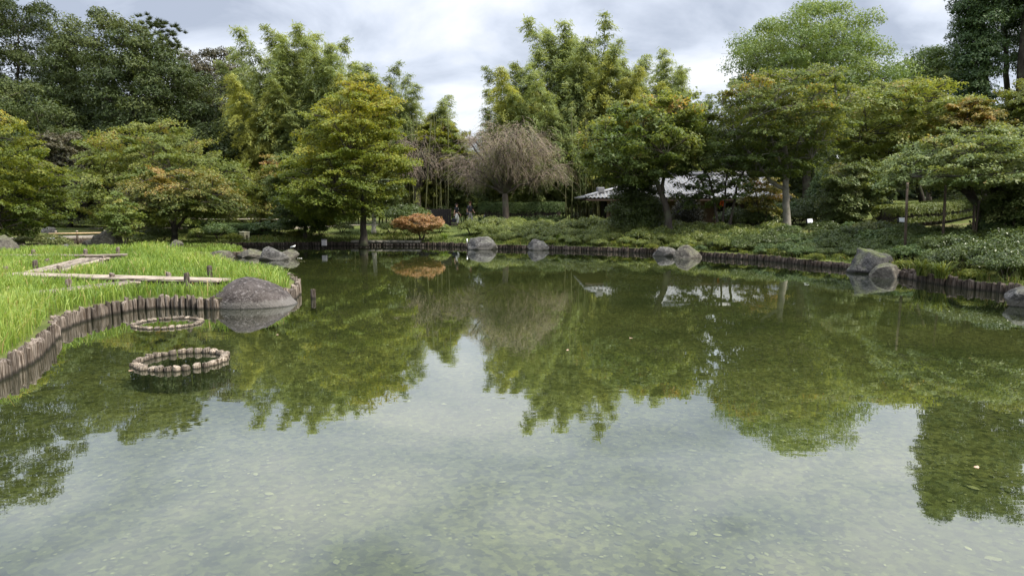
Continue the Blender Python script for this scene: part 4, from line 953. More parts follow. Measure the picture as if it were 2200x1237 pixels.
# pine poking out of the wood
def pine():
    r = np.random.default_rng(77); Y = 60; b = gp(330, Y); root = empty('pine_tree', b, 'dark pine with upswept tufted branches at the skyline of the wood', 'tree'); bb = np.array(b)
    A = Acc(); trunk = np.array([np.array(atY(x, y, Y)) - bb for x, y in ((335, 460), (332, 300), (318, 200), (312, 130), (315, 60))]); trunk[0, 2] = -.2
    A.tube(trunk, [.3, .24, .18, .12, .04], 8)
    C, N, D = [], [], []
    for (x, y) in ((300, 60), (315, 45), (335, 58), (352, 52), (362, 72), (378, 68), (382, 100), (345, 85), (372, 92), (330, 95), (300, 100), (290, 120), (360, 120), (385, 125), (320, 120), (275, 90), (280, 140), (350, 140), (310, 72), (340, 110), (368, 108)):
        g = np.array(atY(x, y, Y + r.uniform(-2, 2))) - bb
        k = max(0, min(1, (g[2] - trunk[2, 2] - 1.5) / (trunk[4, 2] - trunk[2, 2]))); a = trunk[2] + (trunk[4] - trunk[2]) * k
        A.tube(bez(a, (a + g) / 2 + [0, 0, -.5], g, 6), np.linspace(.07, .02, 6), 5)
        for q in range(9):
            c = g + r.normal(0, .45, 3) * [1, 1, .45]; n = 70
            d = r.normal(0, 1, (n, 3)); d[:, 2] = np.abs(d[:, 2]) + .3; d /= np.linalg.norm(d, axis=1)[:, None]
            C.append(c + d * .17); D.append(d); N.append(np.cross(d, r.normal(size=(n, 3))))
    C, N, D = np.vstack(C), np.vstack(N), np.vstack(D)
    V, F = leaves_np(C, N, .34, .12, r, .1, D * 3)
    obj('crown', mesh_np('crown', V, F, r.uniform(.1, .8, len(F))), M['dark_leaf'], root); A.build('trunk', M['bark_dark'], root, smooth=True)
pine()

# ------------------------------------------------------------------ bamboo
def bamboo_variant(seed, hgt, mat, plume=0.35):
    r = np.random.default_rng(seed)
    root = empty('bamboo', (0, 0, 0), 'x', 'bamboo')
    n = 26; t = np.linspace(0, 1, n); th = r.uniform(0, 6.28)
    bend = r.uniform(1.4, 2.8); P = np.stack([np.cos(th) * bend * t ** 3, np.sin(th) * bend * t ** 3, hgt * (t - .045 * t ** 6)], -1)
    A = Acc(); rad = .055 * (1 - .85 * t); A.tube(P, rad, 7)
    C, N, D = [], [], []
    nodes = int(hgt * (1 - plume) / .34)
    gaps = r.uniform(.75, 1.2, 12)
    for k in range(nodes):
        f = plume + (1 - plume) * (k + r.uniform(0, .8)) / nodes; p = np.array([np.interp(f, t, P[:, i]) for i in range(3)])
        env = math.sin(min(1, (1 - f) / .75) * math.pi * .62) * 1.5 * gaps[int(f * 11.9)] + .20
        if f < plume + .2: env *= .5 + .5 * (f - plume) / .2
        for q in range(4):
            a = r.uniform(0, 6.28); L = env * r.uniform(.75, 1.6); dv = np.array([math.cos(a), math.sin(a), 0])
            e = p + dv * L + np.array([0, 0, .30 * L - .36 * L ** 2]); mid = p + dv * L * .5 + np.array([0, 0, .50 * L])
            B = bez(p, mid, e, 6)
            if q == 0: A.tube(B, np.linspace(.012, .005, 6), 3, cap=False)
            m = int(12 + 58 * L); s = r.uniform(.25, 1.05, m); b_ = np.stack([np.interp(s, np.linspace(0, 1, 6), B[:, i]) for i in range(3)], -1)
            b_ = b_ + r.normal(0, .13, (m, 3)) * [1, 1, .8] - np.array([0, 0, .05])
            d = dv * .8 + r.normal(0, .45, (m, 3)); d[:, 2] -= .65
            C.append(b_); D.append(d); N.append(np.stack([r.normal(0, .5, m), r.normal(0, .5, m), np.ones(m)], -1) + dv * .35)
    C, N, D = np.vstack(C), np.vstack(N), np.vstack(D)
    V, F = leaves_np(C, N, .27, .19, r, .15, D * 2)
    cl = r.normal(0, .12, 40); ti = np.clip(.45 + .28 * (C[:, 2] / hgt - .6) + cl[(C[:, 2] / hgt * 39).astype(int).clip(0, 39)] + r.normal(0, .15, len(C)), 0, 1)
    A.build('culm', M['culm'], root, smooth=True); obj('foliage', mesh_np('foliage', V, F, ti), mat, root)
    return root
BV = [bamboo_variant(200 + i, 14.0, M['bamboo_leaf'], [.12, .2, .16, .26][i]) for i in range(4)]
BY = [bamboo_variant(220 + i, 14.0, M['bamboo_yellow_leaf'], [.2, .15][i]) for i in range(2)]
used = set()
def bamboo(px, ytop, Y, yellow, r, label, group):
    b = gp(px, Y); top = atY(px, ytop, Y).z; s = (top - b.z) / 13.4
    pool = BY if yellow else BV; src = pool[r.integers(len(pool))]
    if id(src) not in used and not src.get('placed'):
        src['placed'] = 1; o = src
    else: o = dup(src, b)
    if 'placed' in o: pass
    o.location = b; w = min(max(s, .85), 1.25); o.scale = (w * 1.14, w * 1.14, s); o.rotation_euler = (0, 0, r.uniform(0, 6.28)); o['label'] = label; o['group'] = group
r = np.random.default_rng(300)
LB1 = 'feathery green bamboo in the grove behind the tall yellow-green maple'; LG1 = 'bamboo of the grove behind the tall maple'
LB1y = 'yellowing bamboo in the grove behind the tall yellow-green maple'
for (x, yt) in ((545, 140), (570, 105), (590, 75), (607, 60), (625, 85), (640, 62), (655, 95), (672, 68), (690, 90), (708, 65), (722, 110), (740, 135), (760, 150), (785, 125), (805, 140), (825, 150), (845, 170), (865, 155), (885, 190), (905, 215), (930, 225), (945, 200), (960, 230), (985, 255), (1000, 265)):
    bamboo(x + r.uniform(-4, 4), yt - 4, 57 + r.uniform(-2.5, 3.5), False, r, LB1, LG1)
for (x, yt) in ((560, 130), (615, 100), (662, 105), (700, 110), (750, 165), (815, 165), (870, 185), (915, 235), (955, 245), (520, 170)):
    bamboo(x, yt, 56 + r.uniform(-1, 1), False, r, LB1, LG1)
for (x, yt, Y) in ((550, 165, 54.5), (565, 180, 54), (745, 165, 54), (770, 160, 54.5), (830, 190, 55), (920, 235, 54)):
    bamboo(x, yt, Y, True, r, LB1y, LG1)
for (x, yt) in ((600, 200), (640, 180), (680, 190), (720, 200), (760, 220), (800, 220), (850, 240), (620, 260), (660, 250), (700, 260)):
    bamboo(x + r.uniform(-5, 5), yt, 54.5 + r.uniform(-1, 1), False, r, LB1, LG1)
LB2 = 'feathery green bamboo in the grove behind the bare weeping cherry'; LG2 = 'bamboo of the grove behind the weeping cherry'; LB2y = 'yellowing bamboo in the grove behind the bare weeping cherry'
for (x, yt) in ((1065, 210), (1080, 190), (1105, 150), (1125, 100), (1150, 130), (1172, 80), (1190, 48), (1208, 62), (1225, 55), (1242, 60), (1258, 58), (1275, 75), (1292, 55), (1305, 95), (1325, 130), (1345, 110), (1362, 115), (1385, 130), (1405, 122), (1420, 140), (1440, 175), (1458, 165), (1475, 190), (1490, 220)):
    bamboo(x + r.uniform(-4, 4), yt - 4, 58 + r.uniform(-3, 3), False, r, LB2, LG2)
for (x, yt) in ((1060, 225), (1075, 215), (1092, 190), (1112, 170), (1135, 150), (1160, 135), (1320, 150), (1350, 150), (1378, 145), (1400, 150), (1428, 155), (1450, 180), (1468, 200), (1215, 90), (1245, 95), (1280, 100)):
    bamboo(x, yt, 56.5 + r.uniform(-1, 1), False, r, LB2, LG2)
for (x, yt) in ((1095, 150), (1265, 125), (1335, 150), (1370, 170), (1455, 170), (1120, 180)):
    bamboo(x, yt, 55 + r.uniform(-1, 1), True, r, LB2y, LG2)
for (x, yt) in ((1150, 190), (1190, 150), (1225, 130), (1255, 170), (1290, 190), (1180, 240), (1240, 230), (1300, 240), (1350, 220), (1210, 280)):
    bamboo(x + r.uniform(-5, 5), yt, 54.5 + r.uniform(-1, 1), False, r, LB2, LG2)
for s_ in BV + BY:
    if 'placed' in s_: del s_['placed']
for o in list(bpy.data.objects):
    if 'placed' in o: del o['placed']

# bare lower canes seen below the leaves
def canes():
    r = np.random.default_rng(41)
    for (x0, x1, n, lab) in ((872, 965, 22, 'bare bamboo cane in the dark stand beside the walking people'), (1215, 1290, 16, 'bare bamboo cane in the stand beside the end of the tiled roof')):
        grp = 'bare canes beside the people' if x0 < 1000 else 'bare canes beside the tiled roof'; src = None
        for k in range(n):
            p = gp(x0 + (x1 - x0) * (k + r.uniform(0, 1)) / n, 53.2 + r.uniform(-1.2, 1.5))
            if src is None:
                A = Acc(); t = np.linspace(0, 1, 30); rad = .036 * (1 - .3 * t) * (1 + .16 * (np.arange(30) % 3 == 0))
                A.tube(np.stack([.25 * t ** 2, 0 * t, 8 * t], -1), rad, 7); src = tag(A.build('bamboo_cane', M['culm'], None, None, True), lab, 'bamboo', grp); o = src
            else: o = src.copy(); COL.objects.link(o)
            o.location = p; o.rotation_euler = (r.normal(0, .03), r.normal(0, .03), r.uniform(0, 6)); o.scale = (r.uniform(.8, 1.3),) * 2 + (r.uniform(.8, 1.1),)
canes()

# ------------------------------------------------------------------ weeping cherries
def cherry(label, px, py_base, Y, cx, ytop, xl, xr, ylow, seed, twigs, leaf):
    r = np.random.default_rng(seed); b = gp(px, Y); root = empty('weeping_cherry', b, label, 'tree'); bb = np.array(b)
    A = Acc(); W_ = Acc()
    fork = np.array(atY(px - 3, py_base - 60, Y)) - bb
    A.tube([[.05, 0, -.2], [0, 0, .3], fork * .5, fork], [.34, .27, .24, .22], 10)
    top = atY(cx, ytop, Y).z - bb[2]; low = atY(cx, ylow, Y).z - bb[2]; x0 = atY(xl, ytop, Y).x - bb[0]; x1 = atY(xr, ytop, Y).x - bb[0]
    ends = []
    for k in range(22):
        a = 2 * math.pi * k / 11 + r.uniform(-.2, .2); rx = (x1 if math.cos(a) > 0 else -x0) * r.uniform(.6, 1.05); ry = (x1 - x0) / 2 * r.uniform(.4, .75)
        e = np.array([math.cos(a) * rx, math.sin(a) * ry, 0]); q_ = np.hypot(e[0] / max(abs(x0), x1), e[1] / max(abs(x0), x1)); e[2] = fork[2] + (top - fork[2]) * (math.sqrt(max(.05, 1 - min(1, .8 * q_ * q_ + .0))) * r.uniform(.72, 1.0))
        m = fork * .5 + e * .5 + np.array([0, 0, .1 * (top - fork[2])]) + r.normal(0, .35, 3)
        C = bez(fork, m, e, 12); C[1:-1] += r.normal(0, .07, (10, 3)); A.tube(C, np.linspace(.13, .03, 12), 6); ends.append(C)
    E = np.vstack([c[4:] for c in ends])
    subs = []
    for k in range(220):
        a = E[r.integers(len(E))]; d = r.normal(0, 1, 3) * [1, 1, .4] + np.array([a[0], a[1], 0]) * .25; d /= np.linalg.norm(d); L = r.uniform(.6, 1.6)
        e = a + d * L; C = bez(a, a + d * L * .5 + [0, 0, .35], e, 6); C[1:-1] += r.normal(0, .04, (4, 3)); A.tube(C, np.linspace(.03, .014, 6), 4, cap=False); subs.append(C)
    E2 = np.vstack(subs + [c[7:] for c in ends])
    LC = []
    for k in range(twigs):
        a = E2[r.integers(len(E2))] + r.normal(0, .15, 3); d = np.array([a[0], a[1], 0]) * .20 + r.normal(0, .75, 3) * [1, 1, .35]
        L = r.uniform(.6, 1.8); L = min(L, max(.5, a[2] - low + .3)); n = 5; t = np.linspace(0, 1, n)[:, None]
        up = r.uniform(.15, .5)
        C = a + d * t * L * .55 + np.array([0, 0, 1.0]) * (up * t - (.5 + up) * t ** 1.8) * L
        C[1:] += r.normal(0, .035, (n - 1, 3)).cumsum(0)
        W_.tube(C, np.linspace(.010, .004, n), 3, cap=False)
        if C[-1][0] > leaf[0] and r.uniform() < leaf[1]: LC.append(C[2:])
    A.build('trunk', M['bark'], root, smooth=True); tag(W_.build('twigs', M['cherry_twig'], root))
    if LC:
        LC = np.vstack(LC); LC = np.repeat(LC, 2, 0) + r.normal(0, .07, (len(LC) * 2, 3)); V, F = leaves_np(LC, r.normal(size=LC.shape), .12, .45, r)
        obj('leaves', mesh_np('leaves', V, F, r.uniform(.2, 1, len(F))), M['pale_leaf'], root)
cherry('nearly bare weeping cherry with a drooping mop of grey twigs above the clipped hedge', 1088, 476, 50, 1090, 250, 978, 1190, 430, 51, 4200, (-2.0, .42))
cherry('smaller bare weeping cherry half hidden behind the tall yellow-green maple', 900, 470, 53, 905, 275, 850, 955, 400, 52, 1500, (2.0, .2))
tree('maple_tree', 'yellow-green maple behind the two weeping cherries', 'tree', gp(945, 55),
     [(262, 900, 980), (285, 880, 1005), (320, 880, 1030), (360, 900, 1040), (400, 930, 1020)], 55, M['maple_yellow'], M['bark_dark'], [[(955, 480, .2), (954, 400, .16), (950, 320, .08)]],
     clumps=42, leaves=13000, lsize=.19, crad=(.7, 1.1), seed=119, autumn=.4, tbase=.4, **mp)
tree('grey_trunk_tree', 'tree with a smooth pale grey trunk behind the tall yellow-green maple', 'tree', gp(803, 45),
     [(385, 780, 850), (410, 770, 870), (435, 790, 860)], 45, M['camellia_leaf'], M['bark_pale'], [[(803, 487, .13), (803, 440, .12), (808, 390, .07)]],
     clumps=26, leaves=7000, lsize=.15, crad=(.5, .8), kind='ball', flat=.8, seed=120, autumn=.1, tbase=.5, limbs=3)
tree('red_maple', 'low dwarf maple turned orange-red in front of the dark fence', 'shrub', G(902, 510),
     [(461, 880, 930), (468, 850, 948), (479, 838, 958), (489, 858, 940), (499, 885, 920)], 41.5, M['red_maple'], M['bark_dark'], [[(904, 511, .05), (900, 498, .04), (885, 482, .02)], [(905, 511, .05), (915, 495, .035), (925, 478, .02)]],
     clumps=38, leaves=9500, lsize=.10, crad=(.3, .5), flat=.25, seed=125, autumn=.6, tbase=.4, limbs=8, limb_r=.03, twig_r=.012, kind='pad', aspect=.7)

# ------------------------------------------------------------------ hedges and shrubs
def shrub_variant(seed, mat, name, rx=.9, hz=.75, n=4200, ls=.095, asp=.58):
    r = np.random.default_rng(seed); Vs, Fs, Ts, k0 = [], [], [], 0; nc = 26; n = int(n * 1.8); ls *= .78
    for k in range(nc):
        a = r.uniform(0, 6.28); q = math.sqrt(r.uniform(0, 1)); c = np.array([q * rx * math.cos(a) * .85, q * rx * math.sin(a) * .85, hz * (.30 + .55 * math.sqrt(1 - .8 * q * q) * r.uniform(.6, 1.05))])
        P, N = ball_pts(c, rx * r.uniform(.22, .36), n // nc, r, .8); P[:, 2] = np.maximum(P[:, 2], .02)
        V, F = leaves_np(P, N, ls, asp, r); Vs.append(V); Fs.append(F + k0); k0 += len(V); Ts.append(np.clip(.42 + r.normal(0, .14) + r.normal(0, .2, len(F)), 0, 1))
    A = Acc()
    for k in range(9):
        a = r.uniform(0, 6.28); A.tube([[0, 0, -.05], [math.cos(a) * rx * .3, math.sin(a) * rx * .3, hz * .4], [math.cos(a) * rx * .6, math.sin(a) * rx * .6, hz * .75]], [.018, .014, .008], 4, cap=False)
    root = empty(name, (0, 0, -50), 'x', 'shrub'); obj('foliage', mesh_np('foliage', np.vstack(Vs), np.vstack(Fs), np.concatenate(Ts)), mat, root); A.build('stems', M['bark_dark'], root)
    return root
SV = {'green': [shrub_variant(400 + i, M['shrub_leaf'], 'shrub') for i in range(4)],
      'camellia': [shrub_variant(410 + i, M['camellia_leaf'], 'camellia_shrub', 1.0, .95, 5200, .085) for i in range(4)],
      'pale': [shrub_variant(420 + i, M['pale_leaf'], 'shrub', .9, .85, 2200, .11) for i in range(2)],
      'azalea': [shrub_variant(430 + i, M['azalea_leaf'], 'azalea_shrub', 1.0, .7, 3000, .08) for i in range(2)],
      'fern': [shrub_variant(440 + i, M['fern'], 'shrub', .8, .45, 1700, .13, .25) for i in range(2)],
      'dark': [shrub_variant(450 + i, M['hedge_leaf'], 'shrub', .95, .9, 3000, .11) for i in range(3)]}
placed = {}
def shrub(kind, loc, s, label, group=None, r=None, sz=1.0):
    src = SV[kind][int(r.integers(len(SV[kind])))]
    if src.name not in placed: placed[src.name] = 1; o = src; o.location = loc
    else: o = dup(src, loc)
    o.rotation_euler = (0, 0, r.uniform(0, 6.28)); o.scale = (s, s, s * sz); o['label'] = label
    if group: o['group'] = group
    elif 'group' in o: del o['group']
    return o
def along_far(px0, px1, off, step, rr):
    """points at distance off behind the far waterline between two columns"""
    a = w2((px0, np.interp(px0, [p[0] for p in far_px], [p[1] for p in far_px]))); bq = w2((px1, np.interp(px1, [p[0] for p in far_px], [p[1] for p in far_px])))
    D = far_d[(far_d[:, 0] >= a[0]) & (far_d[:, 0] <= bq[0])]; T = np.gradient(D, axis=0); T /= np.linalg.norm(T, axis=1)[:, None]; Q = D + np.stack([-T[:, 1], T[:, 0]], -1) * off
    s = np.concatenate([[0], np.linalg.norm(np.diff(Q, axis=0), axis=1).cumsum()]); out = []; t = rr.uniform(0, step)
    while t < s[-1]:
        x = np.interp(t, s, Q[:, 0]) + rr.normal(0, .18); y = np.interp(t, s, Q[:, 1]) + rr.normal(0, .25); out.append((x, y, H(x, y))); t += step * rr.uniform(.8, 1.2)
    return out
r = np.random.default_rng(60)
GL = 'low leafy green shrub in the unbroken planting above the far log edging'; GG = 'low shrubs planted along the far bank'
for off, st, sc in ((1.2, 1.15, .6), (2.2, 1.15, .75), (3.5, 1.25, .85), (4.9, 1.4, .9), (6.6, 1.7, .9)):
    for p in along_far(1005 if off < 3 else 940, 1560, off, st, r): shrub('green' if r.uniform() < .85 else 'azalea', p, sc * r.uniform(.8, 1.2), GL, GG, r, r.uniform(.95, 1.3))
DL = 'low dark glossy shrub in the planting below the tiled house'; DG = 'dark glossy shrubs below the tiled house'
for off, st, sc in ((1.1, 1.2, .6), (2.1, 1.2, .75), (3.3, 1.3, .85), (4.6, 1.4, .9), (6.4, 1.6, .9)):
    for p in along_far(1480, 1830, off, st, r): shrub('camellia' if r.uniform() < .7 else 'dark', p, sc * r.uniform(.8, 1.2), DL, DG, r, r.uniform(.75, 1.0))
CLb = 'glossy dark camellia shrub on the bank below the propped maple'; CG = 'glossy camellia shrubs below the propped maple'
for off, st, sc in ((1.0, 1.3, .8), (2.3, 1.4, .95), (3.9, 1.5, 1.0), (5.6, 1.7, .9)):
    for p in along_far(1905, 2240, off, st, r): shrub('camellia', p, sc * r.uniform(.85, 1.15), CLb, CG, r)
FL = 'small yellowish ferny plant hanging over the dark logs'; FG = 'ferny plants hanging over the dark logs'
for p in along_far(1830, 2240, .45, 1.5, r): shrub('fern', p, r.uniform(.45, .7), FL, FG, r)
YL = 'low yellow-green weedy plant just behind the far log edging'; YG = 'weedy plants just behind the far log edging'
for off, st in ((.3, 1.5), (.85, 1.5)):
    for p in along_far(1080, 1820, off, st, r): shrub('fern' if r.uniform() < .55 else ('green' if p[0] < 9 else 'dark'), p, r.uniform(.3, .55), YL, YG, r)
for px, py, k, s, lab in ((842, 505, 'camellia', .9, 'rounded dark green bush just beside the tall maple trunk'), (872, 505, 'dark', .8, 'second rounded bush between the tall maple trunk and the red dwarf maple'), (945, 500, 'green', .8, 'green bush right beside the red dwarf maple'),
                      (1215, 470, 'pale', 1.15, 'yellowish leafy bush at the end of the clipped hedge'), (1272, 476, 'pale', 1.35, 'pale rounded bush standing before the end of the tiled roof'), (1245, 476, 'green', 1.0, 'fresh green bush next to the pale rounded bush'),
                      (1865, 515, 'pale', 1.0, 'feathery upright olive bush beside the blocky boulder'), (1605, 485, 'dark', 1.1, 'bush in front of the house between stems and pale trunk'), (1650, 482, 'green', 1.3, 'bright green bush right beside the pale grey trunk'), (1500, 488, 'pale', .6, 'tiny pale bush under the house noticeboard'),
                      (1760, 478, 'dark', 1.3, 'dark bush under the drooping grey-green maple'), (1820, 480, 'dark', 1.1, 'dark spreading bush at the end of the clipped slope hedge'), (1715, 485, 'camellia', 1.0, 'glossy bush just behind the pale grey trunk'),
                      (110, 540, 'pale', .95, 'yellowish open bush in front of the stone slab bridge'), (60, 530, 'pale', .7, 'small yellowish bush beside the big slanting rock'), (470, 508, 'dark', 1.1, 'dark bush beside the cream utility box'), (430, 512, 'green', .8, 'green bush behind the forked maple trunk'),
                      (345, 525, 'camellia', 1.0, 'dark bush in the shade before the forked maple trunk'), (300, 530, 'camellia', .8, 'dark bush between the thin young maple and the forked trunk'), (570, 507, 'dark', 1.0, 'dark low bush behind the cream utility box'), (605, 505, 'dark', .9, 'dark low bush under the small orange maple'),
                      (640, 512, 'fern', 1.0, 'weedy olive plant over the far logs under the deep-green maple'), (690, 506, 'dark', .7, 'small bush in the shade of the deep-green maple'), (735, 500, 'azalea', .8, 'brownish low bush just before the tall maple trunk'), (500, 519, 'fern', .9, 'grassy tuft beside the cream utility box')):
    shrub(k, G(px, py), s, lab, None, r)
for k_, (px, Y) in enumerate(((1585, 41.5), (1620, 42), (1655, 43), (1700, 42.5), (1740, 42), (1775, 41), (1810, 41.5), (1845, 40), (1720, 46), (1790, 45), (1840, 44), (1880, 43), (1640, 46))):
    shrub('dark' if k_ % 2 else 'camellia', gp(px, Y), 1.25, 'dark rounded bush in the shade beside and behind the pale grey trunk', 'shade bushes beside the pale grey trunk', r, 1.15)
for px, Y, lab in ((860, 50, 'dark bush in the shade behind the pale grey trunk'), (885, 49, 'dark bush between the pale grey trunk and the red dwarf maple'), (965, 54, 'leafy bush behind the person in black'), (995, 55, 'dark bush between the two walking people')):
    shrub('camellia', gp(px, Y), 1.5, lab, None, r, 1.1)
def big_bush(name, label, xl, xr, yt, yb, Y, mat, n, seed, ls=.13, asp=.55):
    """dense free-growing bush"""
    mid = (xl + xr) / 2
    prof = [(yt, mid - (xr - xl) * .2, mid + (xr - xl) * .2), (yt + (yb - yt) * .25, xl + (xr - xl) * .1, xr - (xr - xl) * .1), (yt + (yb - yt) * .6, xl, xr), (yb - 3, xl + 4, xr - 4)]
    return tree(name, label, 'shrub', gp(mid, Y), prof, Y, mat, M['bark_dark'], [[(mid, yb + 3, .06), (mid, (yt + yb) / 2, .04), (mid, yt + 12, .02)]], kind='ball', clumps=70, leaves=n, lsize=ls, aspect=asp, crad=(.38, .62), flat=.85, seed=seed, autumn=.1, tbase=.4, limbs=8, limb_r=.03, twig_r=.012, wz=1.0)
big_bush('camellia_bush', 'tall dark camellia bush before the tiled house, left of the crooked trunk', 1305, 1432, 378, 492, 40.5, M['camellia_leaf'], 20000, 501)
big_bush('round_bush', 'dark clipped round bush behind the drooping grey-green maple', 1738, 1805, 378, 450, 47, M['hedge_leaf'], 13000, 502)
big_bush('reddish_bush', 'reddish-brown leafy bush beside the crooked trunk before the house wall', 1445, 1510, 432, 488, 42, M['dark_brown_leaf'], 7000, 503)
big_bush('autumn_bush', 'small bush with rusty leaves behind the white rail', 560, 640, 438, 478, 48, M['maple_orange'], 6000, 504)
def hedge(name, label, pts, width, height, mat, n, seed, ls=.09):
    """clipped hedge: rounded-box section swept along ground points (x, y)"""
    n = int(n * 1.8); ls *= .78; r = np.random.default_rng(seed); P = densify(pts, .25, False); s = np.concatenate([[0], np.linalg.norm(np.diff(P, axis=0), axis=1).cumsum()])
    t = r.uniform(0, s[-1], n); x = np.interp(t, s, P[:, 0]); y = np.interp(t, s, P[:, 1]); T = np.gradient(P, axis=0); T /= np.linalg.norm(T, axis=1)[:, None]
    tx = np.interp(t, s, T[:, 0]); ty = np.interp(t, s, T[:, 1]); nx, ny = -ty, tx
    a = r.uniform(-.25, np.pi + .25, n); ex = .38
    u = np.sign(np.cos(a)) * np.abs(np.cos(a)) ** ex * width / 2; v = np.sign(np.sin(a)) * np.abs(np.sin(a)) ** ex
    endf = np.clip(np.minimum(t, s[-1] - t) / .5, 0, 1) ** .5
    dp = 1 - np.abs(r.normal(0, .05, n)) + .03 * np.sin(t * 5 + a * 3)
    u *= endf * dp; z = height * (.5 + .5 * v) * (.9 + .1 * endf) * (dp * .5 + .5)
    base = Vector((float(P[:, 0].mean()), float(P[:, 1].mean()), 0)); base.z = H(base.x, base.y)
    X = np.column_stack([x + nx * u, y + ny * u]); C = np.column_stack([X, Hn(np.column_stack([x, y])) + z])
    N = np.column_stack([nx * np.cos(a), ny * np.cos(a), np.maximum(np.sin(a), -.1)]) + r.normal(0, .5, (n, 3))
    V, F = leaves_np(C - np.array(base), N, ls, .6, r)
    root = empty(name, base, label, 'hedge')
    obj('foliage', mesh_np('foliage', V, F, np.clip(.4 + .12 * np.sin(x * 2) + r.normal(0, .2, n), 0, 1)), mat, root)
    A = Acc()     # woody core
    for p, q in zip(P[:-1:2], P[2::2]):
        c = (p + q) / 2; L = np.linalg.norm(q - p)
        if np.linalg.norm(c - P[0]) < .5 or np.linalg.norm(c - P[-1]) < .5: continue
        A.box((c[0] - base.x, c[1] - base.y, H(*c) - base.z + height * .42), (L * .98, width * .72, height * .76), math.atan2(q[1] - p[1], q[0] - p[0]))
    A.build('branch_core', M['bark_dark'], root)
ha = gp(1028, 53); hb = gp(1217, 53)
hedge('hedge', 'dark clipped box hedge behind the weeping cherry trunk', [(ha.x, ha.y), (hb.x, hb.y)], 1.3, 1.8, M['hedge_leaf'], 20000, 61, .12)
q = [gp(1890, 35.5), gp(1935, 36), gp(1990, 37), gp(2045, 38.5), gp(2085, 40)]
hedge('hedge', 'clipped olive-green hedge curving up the lawn slope', [(p.x, p.y) for p in q], 2.0, 1.15, M['azalea_leaf'], 30000, 62, .115)
q = [gp(1745, 49), gp(1800, 50), gp(1850, 50)]
hedge('hedge', 'bright green low hedge behind the pale grey trunk', [(p.x, p.y) for p in q], 1.2, 1.1, M['shrub_leaf'], 9000, 63, .11)
ha = gp(1030, 49); hb = gp(1400, 46)
hedge('hedge', 'low grey-green clipped border at the foot of the dark box hedge', [(ha.x, ha.y), (hb.x, hb.y)], .9, .42, M['camellia_leaf'], 15000, 64, .10)
ha = gp(395, 45); hb = gp(600, 44)
hedge('hedge', 'low clipped hedge running under the white rail', [(ha.x, ha.y), (hb.x, hb.y)], .9, .75, M['hedge_leaf'], 14000, 65, .10)

# the deep wood that closes the view behind everything
def woodland():
    r = np.random.default_rng(70); n = 42000; x = r.uniform(-85, 85, n); y = 72 + r.uniform(-2, 10, n) + np.abs(x) * .05
    top = 6.0 + 1.6 * np.sin(x * .21) + 1.2 * np.sin(x * .57 + 1) + np.where(x < -15, 3, 0) + np.where(x > 22, 2, 0); z = Hn(np.column_stack([x, y])) + top * r.uniform(0, 1, n) ** 1.25
    V, F = leaves_np(np.column_stack([x, y, z]), np.column_stack([r.normal(0, .6, n), r.normal(-.6, .6, n), r.normal(.6, .6, n)]), .95, .7, r)
    tag(obj('woodland', mesh_np('woodland', V, F, np.clip(r.normal(.3, .25, n), 0, 1)), M['dark_leaf']), 'dark wood closing the view behind all the trees', kind='stuff')
woodland()

# arching tufts over the dark logs
def tuft(px, py, label, seed, n=90, h=.55, mat='bank_grass'):
    r = np.random.default_rng(seed); c = G(px, py); P = np.column_stack([r.normal(0, .07, n), r.normal(0, .07, n), np.zeros(n)])
    tag(obj('grass_tuft', blade_mesh('grass_tuft', P, r.uniform(.6, 1.2, n) * h, np.full(n, .026), r.uniform(.4, 1.2, n), r, r.uniform(.2, .9, n)), M[mat], None, c), label, 'plant')
for k, (px, py, lab) in enumerate(((1980, 592, 'arching grassy tuft over the first dark logs after the blocky boulder'), (2020, 598, 'second arching grassy tuft over the dark logs'), (2160, 590, 'spiky grass tuft among the glossy shrubs'), (2205, 600, 'spiky grass tuft at the picture edge above the last logs'), (955, 515, 'fresh green grass tuft behind the kerb end'), (1200, 520, 'grass tuft beside the smaller pointed boulder'))):
    tuft(px, py, lab, 80 + k, 110, .55 if k < 4 else .45, 'bank_grass' if k < 4 else 'grass')

